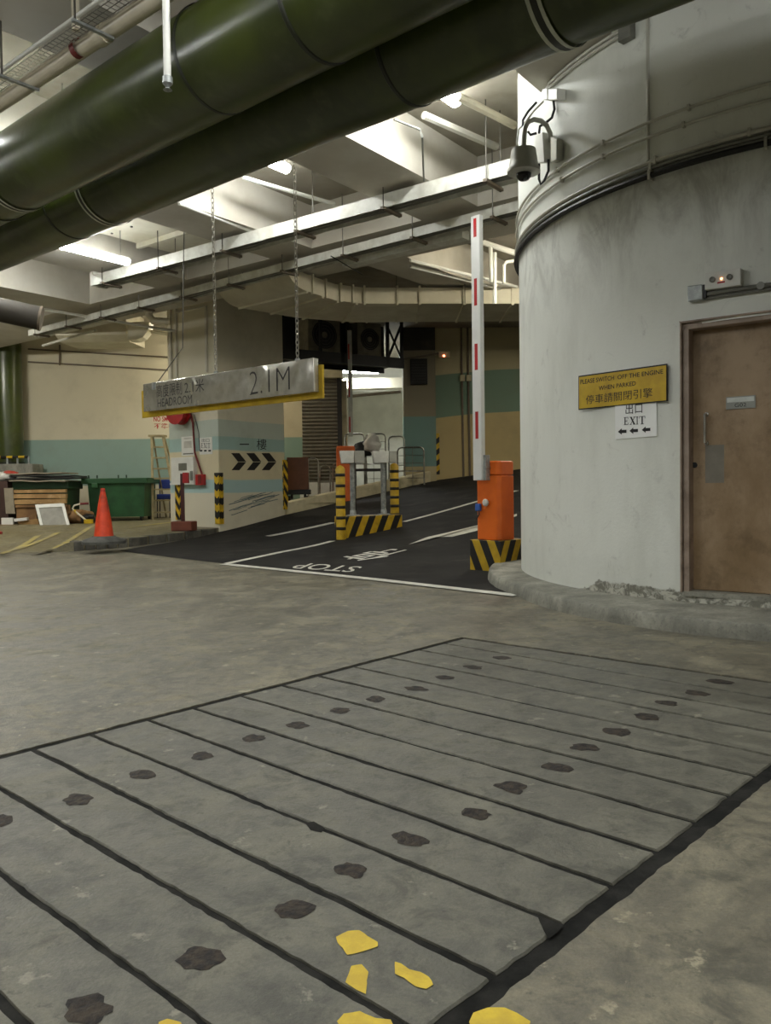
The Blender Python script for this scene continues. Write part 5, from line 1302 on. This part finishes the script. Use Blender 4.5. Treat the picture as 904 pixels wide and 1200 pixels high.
MB().tube([V((pr0.x, pr0.y, zb2)), V((pr0.x, pr0.y, CZ - .1))], .38, 32).build('pipe_body', M['green'], ris, smooth=True)
MB().tube([V((pr0.x, pr0.y, zb2)), V((pr0.x, pr0.y, zb2 + .06))], .40, 32).build('foot_flange', M['greend'], ris, smooth=True)
wl = FR((0, BWY, 0), (1, 0, 0))
facetext(wl, 'NO SMOKING', 180, 488, 214, 494, M['red'], bpy.data.objects['wall_back'], .004, 0.02)
facetext(wl, '不準吸煙', 180.5, 496, 214, 502.5, M['red'], bpy.data.objects['wall_back'], .004, 0.01)
vp = [at(70, 404, BWY - .05), at(70, 428, BWY - .05)]
tag(MB().tube(vp, .025, 8).build('wall_conduit', M['rust'], smooth=True, base=vp[1]), 'short upright conduit high on the back wall', 'conduit')

# ------------------------------------------------------------------ recess beside the ramp
SY = 22.18; fs = FR((0, SY, 0), (1, 0, 0))
sh = thing('roller_shutter', V((at(376, 500, SY).x, SY, .84)), 'dark corrugated roller shutter between the pilaster and the passage', 'shutter')
xa, xb = at(354.5, 500, SY).x, at(396, 500, SY).x; zt_ = at(376, 444, SY).z
n = 34; mb = MB()
def shp(u, v):
    k = round(v*n*4); ph_ = k % 4; z = .84 + (zt_ - .84)*v; return V((xa + (xb - xa)*u, SY - (0.0, .035, .045, .01)[ph_], z))
c_ = mb.grid(shp, 1, n*4).build('slat_curtain', simple('shutter_steel', srgb(124, 118, 104), .45, .2), sh); c_['kind'] = 'stuff'
MB().box(fs, (xb, xb + .12), (.84, zt_ + .05), (-.02, .1)).build('guide_rail', simple('dark_steel', srgb(40, 36, 32), .5), sh)
MB().box(fs, (at(336, 436, SY).x, at(402, 436, SY).x), (zt_, at(376, 427, SY).z), (-.1, .22)).build('shutter_box', M['cream'], sh, bevel=.01)
wb = MB().box(FR((0, 22.5, 0), (1, 0, 0)), (-2.4, at(402, 500, 22.5).x), (.6, CZ), (-.1, 0)).build('wall_shutter', M['cream']); tag(wb, 'cream wall holding the roller shutter', 'wall', kind='structure')
pst = MB().box(FR((at(401, 500, 22.3).x, 22.3, 0), (1, 0, 0)), (0, at(407, 500, 22.3).x - at(401, 500, 22.3).x), (.84, at(403, 446, 22.3).z), (-.2, 0)).build('door_post', M['cream']); tag(pst, 'slim pale post at the edge of the service passage', 'post', kind='structure')
# steel platform and condensers
zP = 4.42; Pl = atz(331, 412, zP + .05); Pr = atz(474, 424, zP + .05); FPl = FR(V((Pl.x, Pl.y, 0)), V((Pr.x - Pl.x, Pr.y - Pl.y, 0))); PL = V((Pr.x - Pl.x, Pr.y - Pl.y, 0)).length
M['bsteel'] = simple('black_steel', srgb(26, 25, 24), .5)
sf = thing('steel_platform', FPl(PL/2, zP, -.5), 'black steel platform carrying two condensers above the shutter', 'platform')
MB().box(FPl, (0, PL), (zP - .12, zP + .14), (-.08, 0)).build('front_beam', M['bsteel'], sf)
MB().box(FPl, (0, PL), (zP + .0, zP + .04), (-1.0, -.08)).build('deck', M['bsteel'], sf)
MB().box(FPl, (0, PL), (zP - .12, CZ), (-1.06, -1.0)).build('shade_sheet', M['bsteel'], sf)  # black sheet added to stand for the unlit space behind the condensers
for a in (0.02, PL*.3, PL*.52, PL*.86, PL - .05): MB().box(FPl, (a - .035, a + .035), (zP - .1, CZ), (-.07, 0)).build('upright', M['bsteel'], sf)
p0 = FPl(PL*.86, zP + .1, -.03); p1 = FPl(PL - .05, CZ - .1, -.03); MB().tube([p0, p1], .035, 6).build('brace', M['bsteel'], sf)
p0 = FPl(PL*.86, CZ - .2, -.03); p1 = FPl(PL - .05, zP + .1, -.03); MB().tube([p0, p1], .03, 6).build('brace', M['bsteel'], sf)
M['acw'] = mottled('condenser_casing', srgb(120, 114, 98), srgb(96, 90, 76), 4, .6)
for (x0, x1, lab) in ((361, 399, 'grimy air conditioner condenser nearer the painted column'), (419, 447, 'grimy air conditioner condenser nearer the passage light')):
    a0, a1 = FPl.px(x0, 395, -.2)[0], FPl.px(x1, 395, -.2)[0]; am = (a0 + a1)/2; r_ = min((a1 - a0)*.36, .36)
    ac = thing('condenser_unit', FPl(am, zP + .14, -.4), lab, 'air conditioner')
    MB().box(FPl, (a0, a1), (zP + .14, CZ - .12), (-.75, -.2)).build('casing', M['acw'], ac, bevel=.015)
    zc_ = (zP + CZ)/2 + .02; cfan = FPl(am, zc_, -.2)
    MB().lathe(cfan, [(r_, 0), (r_ + .02, .02), (r_ - .02, .02), (r_ - .03, .005), (0, .004)], 24, FPl.n).build('fan_opening', M['bsteel'], ac, smooth=True)
    mbg = MB()
    for k in range(1, 5): mbg.tube([cfan + FPl.n*.025 + (FPl.u*math.cos(t) + Z1*math.sin(t))*r_*k/4.2 for t in [2*math.pi*j/20 for j in range(20)]], .006, 4, closed=True)
    g_ = mbg.build('fan_grille', M['rod'], ac); g_['kind'] = 'stuff'
    MB().lathe(cfan, [(.07, 0), (.07, .028), (0, .03)], 14, FPl.n).build('fan_hub', M['acw'], ac, smooth=True)
# dark column and ramp wall fittings
fd = FR((0, 22.25, 0), (1, 0, 0)); fw_ = FR((0, RWY, 0), (1, 0, 0))
sp = thing('louvre_box', fd(at(491, 437, 22.25).x, at(491, 451, 22.25).z, 0), 'black louvred box fixed to the far column', 'vent')
facebox(fd, 481, 421, 501, 451, 0, .12).build('casing', M['black'], sp, bevel=.01)
for k in range(8): facebox(fd, 482.5, 423.5 + k*3.3, 499.5, 425 + k*3.3, .12, .14).build('slat', M['bsteel'], sp)
el = thing('emergency_light', fw_(at(520, 417, RWY).x, at(520, 417, RWY).z, 0), 'small emergency light with a red indicator high on the ramp wall', 'emergency light')
facebox(fw_, 514, 412.5, 527, 420, 0, .1).build('housing', M['cream'], el, bevel=.008)
MB().lathe(fw_(*fw_.px(520.5, 417, .1), .1), [(.03, 0), (.02, .02), (0, .025)], 10, (0, -1, 0)).build('indicator', glow('led_red', (1, .2, .1, 1), 10), el, smooth=True)
P = [at(470, 421, 22.1), at(500, 416.5, 22.1), at(514, 414, 22.2)]; MB().tube(P, .03, 6).build('conduit', M['rust'], el, smooth=True)
for k, px in enumerate((541.5, 549)):
    t_ = thing('wall_conduit', at(px, 560, RWY - .03), ('first' if k == 0 else 'second') + ' upright conduit with a square box on the ramp wall counted from the far column', 'conduit')
    P = [at(px - 1, 375, RWY - .03), at(px + 2, 562, RWY - .03)]; MB().tube(P, .03, 8).build('conduit', M['rust'], t_, smooth=True)
    facebox(fw_, px - 2.5, 440, px + 3.2, 447, 0, .12).build('junction_box', M['cream'], t_, bevel=.01)
guard(fw_, 508.5, 508, 515.5, 556, 'black and yellow chevron guard at the corner of the ramp wall', M['chev'], .04)
# landing clutter
LZ = .84
def loopgate(x0, x1, ytop, Y, label, mesh=False, mid=True, r=.022, dy=0.0, ybot=None):
    a, b = at(x0, ytop, Y), at(x1, ytop, Y + dy); zt = a.z; z0 = LZ if ybot is None else at(x0, ybot, Y).z
    A0, B0 = V((a.x, a.y, z0)), V((b.x, b.y, z0)); A1, B1 = V((a.x, a.y, zt)), V((b.x, b.y, zt)); d = (B1 - A1).normalized()
    t = thing('guard_railing', A0, label, 'railing')
    MB().tube([A0, A1 - Z1*.1, A1 - Z1*.03 + d*.03, A1 + d*.1, B1 - d*.1, B1 - Z1*.03 - d*.03, B1 - Z1*.1, B0], r, 8).build('hoop', M['steel'], t, smooth=True)
    if mid: MB().tube([A0.lerp(A1, .55), B0.lerp(B1, .55)], r*.7, 6).build('mid_rail', M['steel'], t, smooth=True)
    if mesh:
        mbm = MB(); L = (B0 - A0).length
        for k in range(1, int(L/.2)): mbm.tube([A0 + d*k*.2, A1 + d*k*.2], .008, 4)
        for k in range(1, int((zt - z0)/.2)): mbm.tube([A0 + Z1*k*.2, B0 + Z1*k*.2], .008, 4)
        m_ = mbm.build('mesh_infill', M['steel'], t); m_['kind'] = 'stuff'
loopgate(404, 427, 508.5, 22.0, 'tall steel railing hoop by the shutter post')
loopgate(429, 452, 508.5, 22.0, 'tall steel railing hoop in front of the pale passage wall', True)
loopgate(455.5, 474, 511.5, 22.1, 'steel railing hoop against the far column')
loopgate(466, 497, 524.5, 21.7, 'dark meshed railing hoop standing at the ramp parapet', True)
loopgate(361, 373, 537, 20.6, 'steel railing hoop beside the brown board')
loopgate(374.5, 387, 546, 21.0, 'lower steel railing hoop in front of the roller shutter')
loopgate(390, 398, 543, 20.9, 'narrow steel railing hoop behind the orange barrier cabinet')
wl2 = MB().box(FR((at(378, 570, 21.6).x, 21.6, 0), (1, 0, 0)), (-.6, .55), (LZ, at(380, 565, 21.6).z), (-.1, 0)).build('low_wall', M['white']); tag(wl2, 'low white tiled wall at the foot of the roller shutter', 'wall')
bd = FR(at(337, 574, 19.95), (1, .05, 0)); L = at(362, 574, 19.95).x - bd.o.x
tag(MB().box(bd, (0, L), (0, at(340, 536, 19.95).z - bd.o.z), (0, .05)).build('board', simple('brown_board', srgb(104, 62, 36), .6), base=bd.o, bevel=.01), 'brown wooden board standing on a black trolley by the column', 'board')
tr = thing('trolley', V((bd.o.x + L/2, 20.0, LZ)), 'black trolley under the brown board', 'trolley')
MB().box(bd, (-.02, L + .04), (-.12, 0), (-.4, .06)).build('deck', M['black'], tr, bevel=.01)
for a in (.05, L - .05): MB().lathe(V((bd(a, 0, 0).x, 19.95, LZ + .09)), [(0, -.03), (.09, -.03), (.09, .03), (0, .03)], 14, (1, 0, 0)).build('wheel', M['black'], tr, smooth=True)
for a in (.1, L - .1): MB().box(bd, (a - .03, a + .03), (LZ + .1 - bd.o.z, -.1), (-.2, -.1)).build('leg', M['black'], tr)
pbz = at(437, 530, 21.2)
blob('plastic_bag', V((pbz.x, 21.0, at(437, 520, 21).z)), (.22, .15, .25), M['bagw'], 'white plastic bag hooked over the railing behind the card readers', 'bag', 12.0, .45)
blob('black_bag', V((at(425, 528, 21.1).x, 21.2, at(425, 527, 21.1).z)), (.3, .15, .22), M['black'], 'black bag piled on the railing beside the white plastic bag', 'bag', 15.0, .35)
fT = FR((at(428, 548, 21.3).x, 21.3, 0), (1, 0, 0)); tb = thing('work_table', V((fT.o.x, 21.3, LZ)), 'dark work table behind the card readers', 'table')
zt_ = at(440, 549, 21.3).z
MB().box(fT, (-.3, .55), (zt_ - .06, zt_), (-.5, 0)).build('table_top', M['bsteel'], tb)
for a in (-.27, .52):
    for c in (-.04, -.46): MB().box(fT, (a - .025, a + .025), (LZ, zt_ - .06), (c - .025, c + .025)).build('leg', M['bsteel'], tb)
P = [at(x, y, 27.2) for x, y in ((404, 465), (470, 459))]
tag(MB().tube(P, .05, 8).build('passage_pipe', M['rust'], smooth=True, base=P[0]), 'brown pipe across the pale wall of the service passage', 'pipe')
pd_ = MB().box(FR((at(400, 450, 25.8).x, 25.8, 0), (1, 0, 0)), (0, 2.0), (at(430, 455, 25.8).z, at(430, 443, 25.8).z), (-.5, 0)).build('passage_duct', M['ductl'], base=at(430, 450, 25.8)); tag(pd_, 'pale duct under the ceiling of the service passage', 'duct')
